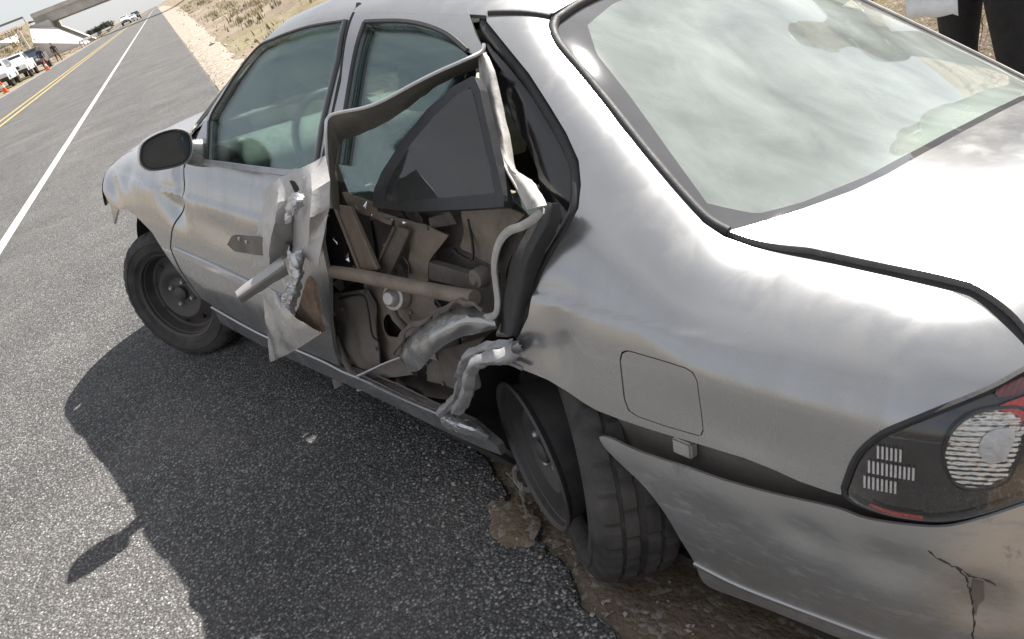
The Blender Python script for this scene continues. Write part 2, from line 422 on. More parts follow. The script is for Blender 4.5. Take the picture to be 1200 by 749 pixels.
def patch(name, grid, mat, parent=None, n=6, thick=.0015, crumple=0.0, freq=14, seed=0, flatness=0.0, sharp=None):
    """sheet through a grid of points (rows of equal length), creased by a fold noise"""
    from mathutils import noise as mn
    G = np.asarray(grid, float)
    if flatness: # faceted: straight segments between grid points
        rows = np.stack([resample_lin(r, n) for r in G]); S = np.stack([resample_lin(rows[:, j], n) for j in range(rows.shape[1])], 1)
    else:
        rows = np.stack([catmull(r, n) for r in G]); S = np.stack([catmull(rows[:, j], n) for j in range(rows.shape[1])], 1)
    h, w = S.shape[:2]
    du = np.gradient(S, axis=1); dv = np.gradient(S, axis=0); N = np.cross(du, dv); N /= np.linalg.norm(N, axis=2, keepdims=True)+1e-12
    if crumple:
        for i in range(h):
            for j in range(w):
                p = Vector(S[i, j])*freq+Vector((seed*7.1, seed*3.3, 0))
                a = mn.noise(p); b = mn.noise(p*2.3+Vector((5, 1, 2)))
                S[i, j] += N[i, j]*crumple*(1-2*abs(a)+.5*(1-2*abs(b))-.6)
    P = S.reshape(-1, 3); T = []
    for i in range(h-1):
        for j in range(w-1):
            a, b, c, d = i*w+j, i*w+j+1, (i+1)*w+j+1, (i+1)*w+j
            T += [(a, b, c), (a, c, d)] if (i+j) % 2 else [(a, b, d), (b, c, d)]
    T = np.array(T)
    N = np.zeros_like(P); fnm = np.cross(P[T[:, 1]]-P[T[:, 0]], P[T[:, 2]]-P[T[:, 0]])
    for k in range(3): np.add.at(N, T[:, k], fnm)
    N /= np.linalg.norm(N, axis=1, keepdims=True)+1e-12
    V = [*P, *(P-N*thick)]; k = len(P); Fc = [tuple(t) for t in T]+[(t[0]+k, t[2]+k, t[1]+k) for t in T]
    for a, b in boundary(T): Fc.append((b, a, a+k, b+k))
    return mesh(name, V, Fc, mat, parent, smooth=True, sharp=sharp or 38)
def resample_lin(r, n):
    out = []
    for a, b in zip(r[:-1], r[1:]): out += [a+(b-a)*k/n for k in range(n)]
    return np.array(out+[r[-1]])
def plate(name, outline, holes, mat, parent, thick=.004, step=.03, bulge=0.0, freq=9, seed=0, edge=.015):
    """sheet-metal plate through roughly coplanar points, pressed with shallow relief, with real holes"""
    from mathutils import noise as mn
    O = np.asarray(outline, float); c = O.mean(0)
    _, _, vt = np.linalg.svd(O-c); n = vt[2]
    if n[1] < 0: n = -n
    u = vt[0]; v = np.cross(n, u)
    # height above the mean plane, carried by inverse-distance weights from the outline
    def fl(P): P = np.asarray(P, float)-c; return np.stack([P@u, P@v], 1)
    ring = resample(fl(O), edge, True); hs = [resample(fl(h), edge*.7, True) for h in holes]
    V, T = fill2d(ring, hs, step)
    A = fl(O); hh = (O-c)@n
    d = np.linalg.norm(V[:, None]-A[None], axis=2)+1e-4; w = d**-2.0; w /= w.sum(1, keepdims=True)
    H = w@hh
    if bulge: H = H+np.array([bulge*mn.noise(Vector((a*freq+seed*3.1, b*freq, seed*1.7))) for a, b in V])
    P = c+V[:, :1]*u+V[:, 1:]*v+H[:, None]*n
    t = P[T]; flp = (np.cross(t[:, 1]-t[:, 0], t[:, 2]-t[:, 0])@n) < 0
    T = T.copy(); T[flp] = T[flp][:, ::-1]
    N = np.zeros_like(P); fnm = np.cross(P[T[:, 1]]-P[T[:, 0]], P[T[:, 2]]-P[T[:, 0]])
    for k in range(3): np.add.at(N, T[:, k], fnm)
    N /= np.linalg.norm(N, axis=1, keepdims=True)+1e-12
    return shell(name, P, N, T, thick, mat, parent)
def box(name, lo, hi, mat, parent=None, bev=.01, M=None):
    bm = bmesh.new(); bmesh.ops.create_cube(bm, size=1)
    lo, hi = Vector(lo), Vector(hi)
    for v in bm.verts: v.co = Vector([(lo[i]+hi[i])/2+v.co[i]*(hi[i]-lo[i]) for i in range(3)])
    if bev: bmesh.ops.bevel(bm, geom=bm.edges[:], offset=bev, segments=2, affect='EDGES')
    if M is not None: bm.transform(M)
    me = bpy.data.meshes.new(name); bm.to_mesh(me); bm.free()
    me.polygons.foreach_set('use_smooth', [True]*len(me.polygons)); me.set_sharp_from_angle(angle=R(40))
    return link(name, me, mat, parent)
def revolve(name, prof, n, mat, parent=None, axis='y', mod=None, sharp=35, close=False):
    """turn a profile of (radius, offset) about the y axis; mod(i, j, r) may change the radius"""
    V = []; Fc = []; m = len(prof)
    for i in range(n):
        a = 2*math.pi*i/n
        for j, (r, y) in enumerate(prof):
            if mod: r = mod(i, j, r)
            V.append((r*math.cos(a), y, r*math.sin(a)))
    for i in range(n):
        for j in range(m-1):
            Fc.append((i*m+j, ((i+1) % n)*m+j, ((i+1) % n)*m+j+1, i*m+j+1))
    return mesh(name, V, Fc, mat, parent, smooth=True, sharp=sharp)
D = {
    'fender': [(1.917, 0.813, 0.913), (1.909, 0.829, 0.861), (1.938, 0.846, 0.813), (2.042, 0.853, 0.728), (2.145, 0.857, 0.646), (2.225, 0.857, 0.565), (2.224, 0.85, 0.482), (2.19, 0.814, 0.336), (2.228, 0.818, 0.348), (2.252, 0.844, 0.448), (2.334, 0.855, 0.538), (2.406, 0.856, 0.605), (2.579, 0.853, 0.651), (2.697, 0.851, 0.665), (2.849, 0.849, 0.64), (3.014, 0.845, 0.545), (2.973, 0.847, 0.614), (2.964, 0.846, 0.648), (3.05, 0.83, 0.7), (3.04, 0.79, 0.8), (2.98, 0.75, 0.86), (2.8, 0.72, 0.9), (2.5, 0.715, 0.945), (2.2, 0.715, 0.975), (2, 0.725, 1), (1.93, 0.745, 1), (1.9, 0.79, 0.965)],
    'front_door': [(1.903, 0.814, 0.912), (1.894, 0.829, 0.863), (1.923, 0.846, 0.813), (2.026, 0.853, 0.729), (2.128, 0.857, 0.649), (2.208, 0.858, 0.568), (2.199, 0.851, 0.491), (2.16, 0.817, 0.343), (1.651, 0.814, 0.33), (1.149, 0.827, 0.373), (0.983, 0.83, 0.386), (0.856, 0.856, 0.702), (0.871, 0.823, 0.889), (0.909, 0.774, 1.012), (0.875, 0.681, 1.217), (0.923, 0.552, 1.393), (1.021, 0.573, 1.384), (1.147, 0.59, 1.375), (1.316, 0.613, 1.345), (1.443, 0.636, 1.297), (1.595, 0.691, 1.199), (1.712, 0.735, 1.111), (1.789, 0.77, 1.033), (1.841, 0.79, 0.982)],
    'front_window': [(1.68, 0.798, 0.962), (1.689, 0.753, 1.082), (1.601, 0.717, 1.163), (1.437, 0.65, 1.287), (1.275, 0.639, 1.326), (1.096, 0.618, 1.35), (0.92, 0.598, 1.358), (0.895, 0.656, 1.272), (0.927, 0.736, 1.1), (0.93, 0.779, 1.001), (1.128, 0.791, 0.978)],
    'rear_frame': [(0.896, 0.774, 1.013), (0.863, 0.681, 1.217), (0.91, 0.551, 1.392), (0.794, 0.546, 1.388), (0.626, 0.529, 1.379), (0.48, 0.516, 1.364), (0.436, 0.545, 1.34), (0.385, 0.576, 1.307), (0.338, 0.597, 1.28), (0.345, 0.611, 1.267), (0.385, 0.607, 1.278), (0.495, 0.586, 1.318), (0.64, 0.58, 1.344), (0.825, 0.595, 1.352), (0.819, 0.711, 1.146), (0.816, 0.769, 1.019)],
    'rear_glass': [(0.825, 0.595, 1.352), (0.64, 0.58, 1.344), (0.495, 0.586, 1.318), (0.384, 0.609, 1.276), (0.374, 0.647, 1.225), (0.469, 0.692, 1.154), (0.544, 0.731, 1.084), (0.607, 0.772, 1.006), (0.603, 0.802, 0.943), (0.754, 0.797, 0.956), (0.833, 0.77, 1.018), (0.819, 0.711, 1.146)],
    'quarter': [(0.419, 0.506, 1.357), (0.328, 0.483, 1.34), (0.261, 0.458, 1.323), (0.24, 0.485, 1.308), (0.19, 0.517, 1.277), (0.104, 0.541, 1.228), (-0.01, 0.576, 1.161), (-0.129, 0.616, 1.09), (-0.241, 0.647, 1.024), (-0.306, 0.664, 0.986), (-0.349, 0.663, 0.966), (-0.404, 0.653, 0.952), (-0.453, 0.647, 0.947), (-0.551, 0.644, 0.945), (-0.643, 0.644, 0.942), (-0.737, 0.645, 0.937), (-0.783, 0.653, 0.928), (-0.818, 0.664, 0.914), (-0.847, 0.672, 0.896), (-0.869, 0.678, 0.876), (-0.861, 0.694, 0.87), (-0.841, 0.728, 0.853), (-0.821, 0.75, 0.841), (-0.789, 0.779, 0.822), (-0.753, 0.801, 0.798), (-0.726, 0.812, 0.776), (-0.702, 0.818, 0.747), (-0.689, 0.822, 0.718), (-0.68, 0.824, 0.684), (-0.677, 0.826, 0.652), (-0.653, 0.828, 0.65), (-0.604, 0.833, 0.651), (-0.561, 0.836, 0.656), (-0.506, 0.84, 0.659), (-0.453, 0.843, 0.656), (-0.38, 0.845, 0.65), (-0.308, 0.847, 0.644), (-0.233, 0.849, 0.64), (-0.171, 0.851, 0.64), (-0.137, 0.852, 0.646), (-0.096, 0.852, 0.656), (-0.036, 0.853, 0.667), (0.04, 0.854, 0.668), (0.091, 0.855, 0.668), (0.08, 0.853, 0.699), (0.036, 0.85, 0.752), (0.007, 0.846, 0.796), (-0.005, 0.834, 0.845), (-0.027, 0.818, 0.892), (-0.051, 0.801, 0.934), (-0.071, 0.782, 0.97), (-0.082, 0.754, 1.011), (-0.066, 0.726, 1.048), (-0.036, 0.697, 1.085), (0.02, 0.669, 1.128), (0.09, 0.642, 1.174), (0.181, 0.608, 1.231), (0.285, 0.577, 1.287), (0.386, 0.539, 1.332)],
    'fuel_hole': [(-0.24, 0.843, 0.767), (-0.245, 0.841, 0.784), (-0.26, 0.84, 0.792), (-0.348, 0.838, 0.794), (-0.39, 0.836, 0.793), (-0.406, 0.836, 0.789), (-0.415, 0.837, 0.776), (-0.421, 0.84, 0.723), (-0.425, 0.842, 0.683), (-0.419, 0.843, 0.669), (-0.343, 0.846, 0.663), (-0.275, 0.848, 0.661), (-0.254, 0.848, 0.667), (-0.245, 0.847, 0.688)],
    'trunk': [(-0.347, 0.648, 0.971), (-0.375, 0.64, 0.963), (-0.487, 0.617, 0.954), (-0.628, 0.617, 0.95), (-0.712, 0.615, 0.947), (-0.754, 0.615, 0.943), (-0.793, 0.628, 0.934), (-0.825, 0.64, 0.92), (-0.843, 0.649, 0.909), (-0.876, 0.664, 0.881), (-0.911, 0.63, 0.871)],
    'trunk_front': [(-0.347, 0.648, 0.971), (-0.384, 0.58, 0.976), (-0.415, 0.521, 0.983), (-0.46, 0.428, 0.996), (-0.482, 0.35, 1.007), (-0.5, 0.191, 1.022)],
    'rwin_left': [(0.25, 0.45, 1.319), (0.227, 0.483, 1.302), (0.179, 0.512, 1.272), (0.094, 0.537, 1.223), (-0.019, 0.572, 1.157), (-0.137, 0.611, 1.088), (-0.247, 0.641, 1.023), (-0.309, 0.653, 0.988), (-0.347, 0.648, 0.971)],
    'rwin_frit': [(0.231, 0.424, 1.314), (0.117, 0.462, 1.25), (-0.016, 0.51, 1.173), (-0.173, 0.574, 1.078), (-0.283, 0.617, 1.011), (-0.348, 0.639, 0.973)],
    'bumper_top': [(-0.184, 0.864, 0.591), (-0.21, 0.863, 0.598), (-0.288, 0.861, 0.595), (-0.412, 0.858, 0.605), (-0.47, 0.856, 0.608), (-0.578, 0.848, 0.62), (-0.673, 0.84, 0.634), (-0.714, 0.834, 0.632), (-0.775, 0.819, 0.639), (-0.818, 0.801, 0.646), (-0.857, 0.778, 0.665), (-0.898, 0.746, 0.69), (-0.935, 0.71, 0.71)],
    'bumper_low': [(-0.184, 0.864, 0.591), (-0.193, 0.864, 0.572), (-0.239, 0.862, 0.544), (-0.289, 0.858, 0.514), (-0.329, 0.851, 0.466), (-0.347, 0.838, 0.412), (-0.367, 0.82, 0.347), (-0.364, 0.806, 0.305), (-0.384, 0.799, 0.283), (-0.479, 0.803, 0.306), (-0.568, 0.801, 0.319), (-0.649, 0.797, 0.327), (-0.765, 0.786, 0.341), (-0.866, 0.745, 0.352), (-0.957, 0.666, 0.354)],
    'bumper_crease': [(-0.367, 0.82, 0.347), (-0.454, 0.817, 0.346), (-0.562, 0.814, 0.359), (-0.685, 0.807, 0.374), (-0.792, 0.789, 0.385)],
    'tail': [(-0.68, 0.826, 0.655), (-0.683, 0.824, 0.685), (-0.691, 0.821, 0.717), (-0.705, 0.818, 0.745), (-0.728, 0.812, 0.774), (-0.756, 0.801, 0.796), (-0.791, 0.778, 0.82), (-0.823, 0.75, 0.839), (-0.843, 0.728, 0.851), (-0.864, 0.694, 0.867), (-0.885, 0.66, 0.876), (-0.914, 0.681, 0.816), (-0.93, 0.696, 0.714), (-0.893, 0.734, 0.692), (-0.852, 0.766, 0.667), (-0.812, 0.789, 0.65), (-0.769, 0.807, 0.644), (-0.717, 0.821, 0.644)],
    'tail_circle': [(-0.804, 0.789, 0.747), (-0.804, 0.785, 0.78), (-0.813, 0.773, 0.805), (-0.83, 0.756, 0.821), (-0.854, 0.735, 0.827), (-0.875, 0.719, 0.822), (-0.885, 0.727, 0.788), (-0.879, 0.741, 0.753), (-0.872, 0.749, 0.723), (-0.849, 0.766, 0.708), (-0.821, 0.782, 0.711)],
    'tail_sig': [(-0.7, 0.822, 0.674), (-0.705, 0.82, 0.701), (-0.711, 0.818, 0.728), (-0.726, 0.813, 0.76), (-0.752, 0.807, 0.762), (-0.76, 0.806, 0.739), (-0.776, 0.802, 0.714), (-0.796, 0.794, 0.695), (-0.761, 0.808, 0.686)],
    'tail_red': [(-0.846, 0.742, 0.825), (-0.855, 0.73, 0.833), (-0.871, 0.711, 0.84), (-0.888, 0.688, 0.848), (-0.905, 0.702, 0.797), (-0.888, 0.728, 0.776), (-0.879, 0.725, 0.805), (-0.864, 0.73, 0.82)],
    'tail_maroon': [(-0.841, 0.731, 0.848), (-0.865, 0.696, 0.864), (-0.884, 0.665, 0.873), (-0.89, 0.682, 0.851), (-0.868, 0.711, 0.844), (-0.849, 0.732, 0.839)],
    'sill_top': [(2.086, 0.814, 0.333), (1.651, 0.814, 0.33), (1.149, 0.827, 0.373), (0.981, 0.828, 0.377), (0.868, 0.831, 0.389), (0.628, 0.835, 0.403), (0.417, 0.839, 0.422), (0.312, 0.841, 0.43)],
    'sill_bot': [(2.179, 0.781, 0.236), (1.762, 0.786, 0.246), (1.232, 0.803, 0.294), (0.92, 0.814, 0.33), (0.672, 0.819, 0.345), (0.46, 0.822, 0.357), (0.305, 0.825, 0.373), (0.23, 0.828, 0.386)],
    'rub': [(2.146, 0.858, 0.568), (1.77, 0.859, 0.572), (1.409, 0.859, 0.568), (1.218, 0.859, 0.57)],
    'belt': [(1.709, 0.802, 0.951), (1.393, 0.799, 0.962), (1.127, 0.794, 0.971), (1.011, 0.792, 0.975)],
    'aperture': [(0.419, 0.506, 1.357), (0.386, 0.539, 1.332), (0.285, 0.577, 1.287), (0.181, 0.608, 1.231), (0.09, 0.642, 1.174), (0.02, 0.669, 1.128), (-0.036, 0.697, 1.085), (-0.066, 0.726, 1.048), (-0.082, 0.754, 1.011), (-0.071, 0.782, 0.97), (-0.051, 0.801, 0.934), (-0.027, 0.818, 0.892), (-0.005, 0.834, 0.845), (0.007, 0.846, 0.796), (0.036, 0.85, 0.752)],
    'gap_a': [(-0.347, 0.648, 0.971), (-0.377, 0.646, 0.961), (-0.492, 0.626, 0.952), (-0.633, 0.625, 0.948), (-0.714, 0.621, 0.945), (-0.753, 0.62, 0.942), (-0.792, 0.632, 0.932), (-0.823, 0.644, 0.919), (-0.841, 0.652, 0.908), (-0.873, 0.667, 0.881)],
    'gap_b': [(-0.349, 0.663, 0.966), (-0.404, 0.653, 0.952), (-0.508, 0.645, 0.946), (-0.643, 0.644, 0.942), (-0.737, 0.645, 0.937), (-0.783, 0.653, 0.928), (-0.818, 0.664, 0.914), (-0.837, 0.668, 0.903), (-0.855, 0.674, 0.89), (-0.869, 0.678, 0.876)],
}
def sm(P, n=5, closed=False): return catmull(np.array(P, float), n, closed)

# ---------------------------------------------------------------- the car
car = empty('wrecked_sedan')
car.matrix_world = CAR_MATRIX
tag(car, 'silver sedan with its rear side door torn open and its rear wheel bent', 'car')

mir = lambda P: [(p[0], -p[1], p[2]) for p in P]
YD = (0, 1, .12)
fwn = D['front_window']; D['front_window'] = [fwn[0]]+[tuple(p) for p in sm(fwn[1:7], 4)]+fwn[7:]
# front wing
skin('front_fender', D['fender'], parent=car, edge=.009, step=.015)
skin('front_fender', D['fender'], parent=car, edge=.014, step=.04, mirror=True, fn=F)
# bonnet and nose
hl = [(2.02, .70, 1), (2.2, .70, .98), (2.5, .70, .95), (2.8, .705, .9), (3.0, .70, .86), (3.15, .66, .83), (3.28, .5, .83), (3.33, .25, .83), (3.34, 0, .83)]
skin('bonnet', hl+[(p[0], -p[1], p[2]) for p in hl[-2::-1]], d=(0, 0, 1), step=.05, edge=.02, parent=car)
nl = [(3.05, .79, .80), (3.06, .83, .68), (3.06, .83, .60), (3.2, .6, .52), (3.35, .3, .5), (3.4, 0, .5), (3.3, -.3, .5), (3.2, -.6, .52), (3.06, -.83, .60), (3.05, -.79, .80), (3.2, -.55, .80), (3.3, 0, .82), (3.2, .55, .80)]
skin('front_bumper', nl, d=(1, 0, .15), step=.05, edge=.02, parent=car, mat='black_plastic')
for m_ in (False, True):
    skin('headlight', [(3.05, .79, .80), (3.06, .83, .64), (3.25, .72, .57), (3.4, .45, .55), (3.45, .1, .58), (3.40, .1, .86), (3.28, .5, .86), (3.12, .69, .85)], d=(.75, .5, .35), off=-.012, step=.05, edge=.02, parent=car, mat='nose_filler', mirror=m_, fn=F)  # unseen filler added over the open nose corner to block sunlight
# roof
rl = [(.40, .525, 1.36), (.50, .545, 1.37), (.75, .57, 1.39), (.95, .575, 1.39), (1.15, .595, 1.375), (1.32, .615, 1.34), (1.43, .63, 1.29), (1.60, .675, 1.20), (1.72, .705, 1.12), (1.88, .735, 1.04), (1.96, .74, 1.0), (2.02, .70, 1.01), (1.9, .665, 1.09), (1.7, .635, 1.18), (1.5, .60, 1.29), (1.36, .55, 1.37), (1.33, .3, 1.41), (1.33, 0, 1.42)]
rr = [(.27, .44, 1.33), (.285, .3, 1.35), (.295, 0, 1.36)]
roof_out = rl+[(p[0], -p[1], p[2]) for p in rl[-2::-1]]+[(p[0], -p[1], p[2]) for p in rr]+rr[-2::-1]
skin('roof', roof_out, d=(0, 0, 1), step=.05, edge=.02, parent=car)
# windscreen
ws = [(2.03, .66, 1.02), (1.9, .645, 1.09), (1.7, .615, 1.18), (1.5, .58, 1.29), (1.38, .53, 1.37), (1.35, .3, 1.40), (1.35, 0, 1.41)]
wsb = [(2.10, .4, 1.04), (2.14, 0, 1.05)]
skin('windscreen', ws+[(p[0], -p[1], p[2]) for p in ws[-2::-1]]+[(p[0], -p[1], p[2]) for p in wsb]+wsb[-2::-1], d=(.3, 0, 1), off=-.012, step=.08, edge=.03, thick=.004, mat='windscreen_glass', parent=car)
# cowl below the windscreen
cw = [(2.02, .70, 1.0), (2.15, .45, 1.0), (2.2, 0, 1.0), (2.15, -.45, 1.0), (2.02, -.70, 1.0), (2.10, -.40, 1.0), (2.15, 0, 1.0), (2.10, .40, 1.0)]
skin('cowl', [(2.0, .70, 1.0), (2.06, .70, 1.0), (2.06, -.70, 1.0), (2.0, -.70, 1.0), (2.12, -.3, 1), (2.15, 0, 1), (2.12, .3, 1)], d=(0, 0, 1), off=-.02, step=.06, edge=.03, mat='black_plastic', parent=car)

# front doors
fd = skin('front_door', D['front_door'], holes=[D['front_window']], parent=car, edge=.009, thick=.012, step=.015)
gw = skin('window_glass', D['front_window'], parent=fd, off=-.010, thick=.004, step=.05, mat='side_glass', fn=F)
fdr = skin('front_door', D['front_door'], holes=[D['front_window']], parent=car, edge=.014, step=.04, mirror=True, fn=F)
skin('window_glass', D['front_window'], parent=fdr, off=-.010, thick=.004, step=.06, mat='side_glass', fn=F, mirror=True)
bp, bn = onskin(sm(D['belt'], 6), .001); ribbon('belt_moulding', bp, .020, bn, .008, 'dull_trim', fd)
rp_, rn = onskin(sm(D['rub'], 6), .0); ribbon('rub_strip', rp_, .036, rn, .010, 'paint', fd)
fw = np.array(fwn)
wp, wn = onskin(resample(sm(fw[[0, 1, 2, 3, 4, 5, 6]], 5), .015), .000, fn=F); ribbon('window_seal', wp, .008, wn, .005, 'rubber', fd)
wp, wn = onskin(resample(fw[[6, 7, 8, 9]], .02), .000, fn=F); ribbon('window_seal', wp, .024, wn, .005, 'gloss_black', fd)
# sail panel in the front corner of the window, black divider
wp, wn = onskin(resample(np.array([fwn[0], fwn[1]]), .02), .001, fn=F); ribbon('window_divider', wp, .016, wn, .006, 'black_plastic', fd)

# rear doors: right one whole, left one only its upper frame and glass
rd_out = [(.893, .775, 1.013), (.868, .685, 1.216), (.92, .552, 1.392), (.8, .55, 1.388), (.628, .535, 1.378), (.49, .53, 1.364), (.36, .575, 1.30), (.25, .605, 1.26), (.13, .645, 1.18), (.03, .68, 1.12), (-.02, .71, 1.07), (-.05, .75, 1.0), (-.03, .80, .94), (.02, .84, .85), (.06, .85, .75), (.15, .85, .68), (.25, .85, .55), (.33, .84, .42), (.9, .83, .40), (.985, .83, .386), (.845, .856, .702), (.853, .826, .891)]
rw_out = [(.805, .775, 1.01), (.80, .685, 1.20), (.825, .60, 1.345), (.64, .588, 1.338), (.50, .597, 1.31), (.39, .62, 1.27), (.25, .66, 1.2), (.12, .70, 1.12), (.05, .75, 1.05), (.03, .80, .98), (.2, .80, .975), (.5, .80, .97)]
rdr = skin('rear_door', rd_out, holes=[rw_out], parent=car, edge=.014, step=.04, mirror=True, fn=F)
skin('window_glass', rw_out, parent=rdr, off=-.010, thick=.004, step=.06, mat='side_glass', fn=F, mirror=True)
rdl = skin('rear_door', D['rear_frame'], parent=car, edge=.010, thick=.016)
rdl['label'] = 'wrecked rear door, skin torn away and frame peeled open'
skin('window_glass', D['rear_glass'], parent=rdl, off=-.014, thick=.004, step=.04, mat='side_glass', fn=F)
rf = np.array(D['rear_frame'])
wp, wn = onskin(resample(rf[[15, 14, 13]], .02), 0, fn=F); ribbon('window_seal', wp, .016, wn, .005, 'rubber', rdl)
wp, wn = onskin(resample(sm(rf[[13, 12, 11, 10]], 5), .015), 0, fn=F); ribbon('window_seal', wp, .012, wn, .006, 'rubber', rdl)
# rubber in the gap between the doors
bpts = [(.898, .764, 1.013), (.875, .672, 1.216), (.925, .54, 1.392)]
tube('pillar_seal', resample(np.array(bpts), .03), .012, 'rubber', car, 6)

# quarter panels
qp = skin('quarter_panel', D['quarter'], holes=[D['fuel_hole']], parent=car, edge=.008, step=.015, thick=.014)
qpr = skin('quarter_panel', [p for p in D['quarter']], parent=car, edge=.016, step=.04, mirror=True, fn=F)
fh = np.array(D['fuel_hole']); fc = fh.mean(0)
skin('fuel_door', fc+(fh-fc)*.972, parent=qp, off=-.0015, thick=.008, edge=.006, step=.02)
skin('fuel_pocket', fc+(fh-fc)*1.05, parent=qp, off=-.016, thick=.004, step=.04, mat='dark_cavity')
# boot lid
tl = D['trunk']; tf = D['trunk_front']
far = [(-1.03, .5, .90), (-1.09, .25, .90), (-1.10, 0, .90)]
front_r = [(-.503, 0, 1.02)]
top_l = tl[:-1]
trunk_out = top_l+[(-.93, .62, .86)]+far+mir(far[-2::-1])+[(-.93, -.62, .86)]+mir(top_l[::-1])[:-1]+mir(tf)+front_r+tf[::-1][:-1]
skin('boot_lid', trunk_out, d=(-.45, 0, 1), step=.035, edge=.012, parent=car, thick=.014)
skin('boot_lid_rear', [(-.9, .64, .84), (-1.0, .5, .87), (-1.06, .25, .88), (-1.06, -.25, .88), (-1.0, -.5, .87), (-.9, -.64, .84), (-.98, -.58, .66), (-1.06, -.3, .64), (-1.06, .3, .64), (-.98, .58, .66)], d=(-1, 0, .2), step=.05, edge=.02, parent=car)
# drain channel under the boot gap
gl = np.array([(-.30, .665, .975)]+[((a[0]+b[0])/2, (a[1]+b[1])/2, (a[2]+b[2])/2-.004) for a, b in zip(D['gap_a'], D['gap_b'])])
gp_, gn = onskin(resample(sm(gl, 3), .02), -.016, fn=F)
ribbon('boot_channel', gp_, .085, gn, .004, 'rubber', car)
# back window
rl_ = D['rwin_left']; bt = tf
win = rl_+bt[1:]+[(-.503, 0, 1.02)]
topw = [(.27, .3, 1.35), (.28, 0, 1.36)]
back_out = win+mir(bt[::-1][:-1])+mir(rl_[::-1])+mir(topw)[:1]+topw[::-1]
fr_in = [(.20, .40, 1.30)]+[tuple(p) for p in np.array(D['rwin_frit'])[1:5]]+[(-.355, .57, .98), (-.40, .49, .99), (-.45, .35, 1.01), (-.468, .19, 1.02), (-.472, 0, 1.02)]
fr_top = [(.225, .28, 1.34), (.235, 0, 1.35)]
frit_in = fr_in+mir(fr_in[::-1][1:])+mir(fr_top)[:1]+fr_top[::-1]
bw = skin('back_window', frit_in, d=(-.45, 0, 1), off=-.007, thick=.004, step=.05, edge=.02, mat='back_glass', fn=F, parent=car)
skin('black_border', back_out, holes=[frit_in], d=(-.45, 0, 1), off=-.007, thick=.004, step=.05, edge=.02, mat='frit_glass', fn=F, parent=bw)
mo, mn_ = onskin(resample(sm(rl_, 4), .012), -.003, fn=F)
tube('window_moulding', mo, .0105, 'rubber', bw, 8)
mo2, _ = onskin(resample(sm(mir(rl_), 4), .03), -.003, fn=F, d=(-.33, -.74, .585)); tube('window_moulding', mo2, .0045, 'seal_grey', bw, 8)
mo, _ = onskin(resample(sm([rl_[0]]+topw+mir([topw[0], rl_[0]]), 6), .02), -.003, fn=F, d=(-.3, 0, 1)); tube('window_moulding', mo, .0105, 'rubber', bw, 8)
for k in range(9):      # heater wires
    t = .16+.72*k/8
    y = np.linspace(-.50, .50, 12)*(.86+.16*t)
    P = np.stack([.235-t*.69-.04*(1-(y/.55)**2), y, np.full(12, 1.3)], 1)
    P, _ = onskin(P, -.0115, d=(-.45, 0, 1), fn=F); tube('heater_wire', P, .0011, 'seal_grey', bw, 4)
# roof ditch moulding
rm, _ = onskin(resample(np.array([(.40, .522, 1.36), (.33, .487, 1.34), (.262, .455, 1.325)]), .01), .0, fn=F, d=(0, .3, 1)); tube('roof_moulding', rm, .008, 'rubber', car, 8)

# rear bumper
bt_, bl_ = D['bumper_top'], D['bumper_low']
rb = skin('rear_bumper', sm(bt_, 3).tolist()+sm(bl_[::-1], 3).tolist(), d=(-.6, .75, .12), off=.012, parent=car, edge=.010, step=.018, thick=.006, mat='scuffed_paint')
rb['label'] = 'scraped rear bumper corner hanging loose behind the wheel'
rest = [(-.935, .71, .71), (-1.04, .5, .72), (-1.09, .2, .72), (-1.09, -.2, .72), (-1.04, -.5, .72), (-.935, -.71, .71), (-.961, -.68, .367), (-1.05, -.45, .34), (-1.08, 0, .33), (-1.05, .45, .34), (-.961, .68, .367)]
skin('bumper_centre', rest, d=(-1, 0, 0), off=.012, parent=rb, step=.06, edge=.02, thick=.006, mat='scuffed_paint')
skin('rear_bumper', sm(bt_, 3).tolist()+sm(bl_[::-1], 3).tolist(), d=(-.6, .75, .12), off=.012, parent=car, edge=.02, step=.05, thick=.006, mirror=True, fn=F)
cp, cn = onskin(resample(sm(D['bumper_crease'], 4), .02), .010, d=(-.6, .75, .12)); ribbon('bumper_lip', cp, .012, cn, .006, 'paint', rb)
# dark carrier and bracket behind the gap
carr = [(-.16, .80, .70), (-.5, .80, .70), (-.72, .79, .68), (-.8, .78, .66), (-.78, .78, .54), (-.5, .79, .5), (-.30, .80, .46), (-.2, .80, .52)]
skin('bumper_carrier', carr, off=-.035, parent=car, thick=.004, step=.05, mat='dirty_metal')

